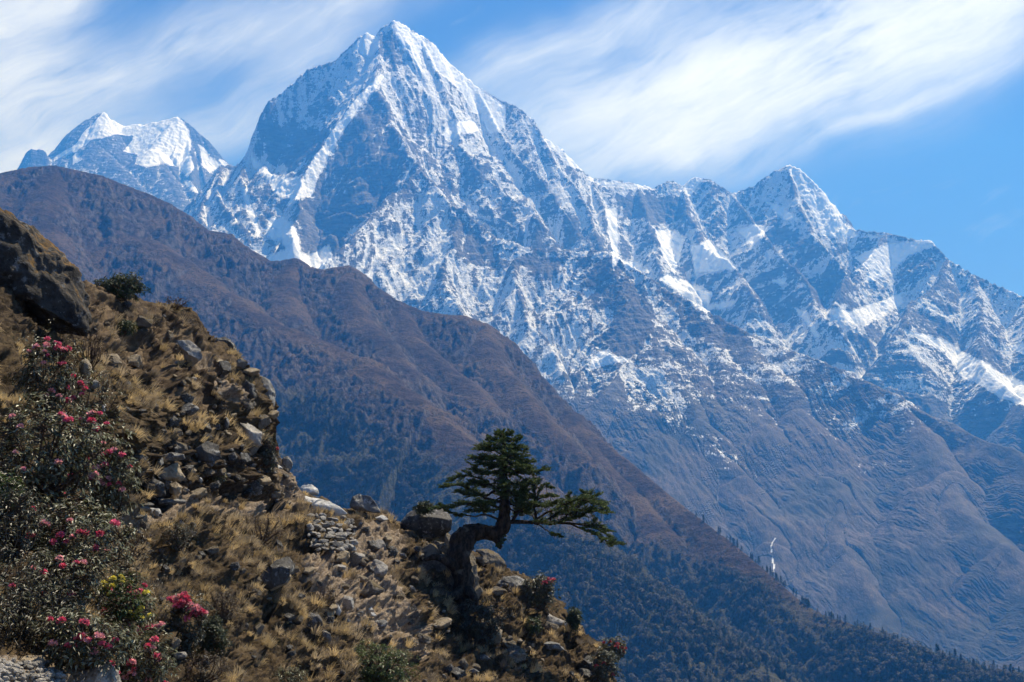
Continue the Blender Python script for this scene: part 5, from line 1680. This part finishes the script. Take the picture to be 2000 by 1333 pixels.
def conifer(seed, kind):
    """a small spruce or rounded bush-like tree, one unit high"""
    rg = np.random.default_rng(seed)
    V, F, off = [], [], 0
    n = 420 if kind == 'cone' else 340
    h = rg.random(n) ** 0.8
    th = rg.uniform(0, 2 * np.pi, n)
    if kind == 'cone':
        rad = 0.20 * (1 - h) ** 0.75 * (0.75 + 0.35 * np.sin(h * 40 + th * 2)) * rg.uniform(0.5, 1.05, n) + 0.008
        z0 = 0.10 + 0.90 * h
    else:
        rad = 0.36 * np.sqrt(np.clip(1 - (h * 2 - 1) ** 2, 0, 1)) * rg.uniform(0.4, 1.1, n)
        z0 = 0.15 + 0.8 * h
    c = np.stack([np.cos(th) * rad, np.sin(th) * rad, z0], 1)
    d = np.stack([np.cos(th), np.sin(th), rg.uniform(-0.6, 0.3, n)], 1)
    s = np.stack([-np.sin(th), np.cos(th), rg.normal(size=n) * 0.4], 1)
    k = (0.055 if kind == 'cone' else 0.075) * rg.uniform(0.7, 1.3, (n, 1))
    V = np.stack([c - d * k * 0.6, c + s * k * 0.6, c + d * k, c - s * k * 0.6], 1).reshape(-1, 3)
    return V, np.arange(n * 4).reshape(-1, 4)


def leafmat(name, a, b):
    m, N = mat_new(name)
    r = N.n('ShaderNodeObjectInfo').outputs['Random']
    finish(N, N.mix(N.noise(N.pos(), 0.6, 2), a, b), 0.8, spec=0.1)
    return m


MC = [leafmat("spruce_green", (0.026, 0.042, 0.026), (0.060, 0.085, 0.048)), leafmat("birch_scrub", (0.070, 0.068, 0.05), (0.125, 0.118, 0.09))]
tv, tf = tubes([(np.array([[0, 0, -0.05], [0, 0, 0.5], [0, 0, 0.95]]), np.array([0.022, 0.015, 0.004]))], 4)
protos = []
for k in range(6):
    V, F = conifer(500 + k, 'cone' if k < 4 else 'round')
    protos.append((V, F))
hs = hpx.shape
spur = sstep(fbm2(P[..., 0] / 130, P[..., 1] / 130, 3, 151), -0.15, 0.35)
dist = np.linalg.norm(P[..., :2], axis=-1)
tan_ = P[..., 2] / dist
seen = tan_ >= np.maximum.accumulate(tan_, 0) - 1e-4
area = np.abs(np.gradient(hpy, axis=0)) * 2.4
wt = area * seen * (0.004 + WOODM * (0.18 + spur))
wt[(hpx < 380) | (hpx > 2050) | (hpy > 1345)] = 0
wt[(hpy > np.interp(hpx, SIL[:, 0], SIL[:, 1]) + 6) & (hpx < 1230)] = 0
# lone firs standing along the lower crest
crest = []
for k in range(95):
    px = rg.choice([rg.uniform(1340, 1620), rg.uniform(1560, 2000), rg.uniform(1420, 1570)])
    j = int(np.clip((px + 200) / 2.4, 0, hs[1] - 1))
    col = np.nonzero(seen[:, j])[0]
    i = col[-1] - int(rg.integers(0, 4))
    crest.append((max(i, 0), j))
flat = rg.choice(wt.size, 13000, p=(wt / wt.sum()).ravel())
allp = crest + [divmod(int(q), hs[1]) for q in flat]
items = []
for n_i, (i, j) in enumerate(allp):
    hgt = rg.uniform(4, 13) if n_i < 95 else rg.uniform(3, 10.5) * (0.7 if rg.random() < 0.4 else 1)
    if n_i >= 95 and WOODM[i, j] < 0.4: hgt *= 0.45
    pos = P[i, j] + np.array([rg.uniform(-2, 2), rg.uniform(-2, 2), -0.4])
    wood = WOODM[i, j] > 0.4
    kd = int(rg.integers(0, 4)) if (rg.random() < 0.68 or n_i < 95) else int(rg.integers(4, 6))
    items.append((hgt / np.linalg.norm(pos), hgt, pos, kd, n_i < 95))
items = sorted(items[:95], key=lambda q: -q[0]) + sorted(items[95:], key=lambda q: -q[0])
first = {}
LAB = {0: "dark conifer standing out along the lower crest of the brown hillside", 1: "dark conifer in the forest low on the brown hillside", 2: "rounded pale scrub tree in the forest low on the brown hillside"}
rest = []
for k, (_, hgt, pos, kd, cr) in enumerate(items):
    if k < 290:
        key = kd
        if key not in first:
            V, F = protos[kd]
            r0 = bpy.data.objects.new("conifer" if kd < 4 else "scrub_tree", None)
            c0 = mesh_from("crown", V, F, MC[0 if kd < 4 else 1])
            c0.parent = r0
            t0_ = mesh_from("trunk", tv, tf, M_BARK)
            t0_.parent = r0
            first[key] = (r0, c0, t0_)
            S.collection.objects.link(r0)
            r = r0
        else:
            r0, c0, t0_ = first[key]
            r = r0.copy()
            S.collection.objects.link(r)
            for ch in (c0, t0_):
                c_ = ch.copy()
                c_.parent = r
                S.collection.objects.link(c_)
        r.location = pos
        r.scale = (hgt * rg.uniform(0.85, 1.4), hgt * rg.uniform(0.85, 1.4), hgt)
        r.rotation_euler = (0, 0, rg.uniform(0, 6.28))
        if kd < 4:
            tag(r, LAB[0] if cr else LAB[1], "conifer", "conifers along the lower crest" if cr else "conifers low on the hillside")
        else:
            tag(r, LAB[2], "tree", "scrub trees low on the hillside")
    else:
        rest.append((hgt, pos, kd))
for mi, nm, lb in ((0, "forest", "dark conifer forest covering the lower half of the brown hillside"), (1, "scrub_forest", "grey-green scrub woodland mixed into the conifer forest")):
    Vs, Fs, off = [], [], 0
    for hgt, pos, kd in rest:
        if (kd >= 4) != (mi == 1): continue
        V, F = protos[kd]
        st = rg.integers(0, 2)
        keep = np.repeat(rg.random(len(F)) < 0.36, 4)
        v = V[keep] * np.array([hgt * 1.25, hgt * 1.25, hgt]) + pos
        Vs.append(v)
        Fs.append(np.arange(len(v)).reshape(-1, 4) + off)
        off += len(v)
    tag(mesh_from(nm, np.concatenate(Vs), np.concatenate(Fs), MC[mi]), lb, "forest", kind='stuff')
# ------------------------------------------------------------------ air
HAZE_DENS = 1.05e-4
hx0, hx1, hy0, hy1, hz0, hz1 = -9000, 9000, -3000, 11000, -770, 3150
hv = [(x, y, z) for z in (hz0, hz1) for x, y in ((hx0, hy0), (hx1, hy0), (hx1, hy1), (hx0, hy1))]
hf = [(0, 3, 2, 1), (4, 5, 6, 7), (0, 1, 5, 4), (1, 2, 6, 5), (2, 3, 7, 6), (3, 0, 4, 7)]
m = bpy.data.materials.new("haze")
m.use_nodes = True
N = NT(m.node_tree)
pv = N.n('ShaderNodeVolumePrincipled')
pv.inputs['Color'].default_value = (0.06, 0.33, 1.0, 1)
pv.inputs['Density'].default_value = HAZE_DENS
pv.inputs['Absorption Color'].default_value = (0.7, 0.7, 0.7, 1)
pv.inputs['Anisotropy'].default_value = 0.2
oo = N.n('ShaderNodeOutputMaterial')
N.t.links.new(pv.outputs[0], oo.inputs['Volume'])
tag(mesh_from("haze", hv, hf, m), "thin blue mountain haze filling the valley air", "haze", kind='stuff')
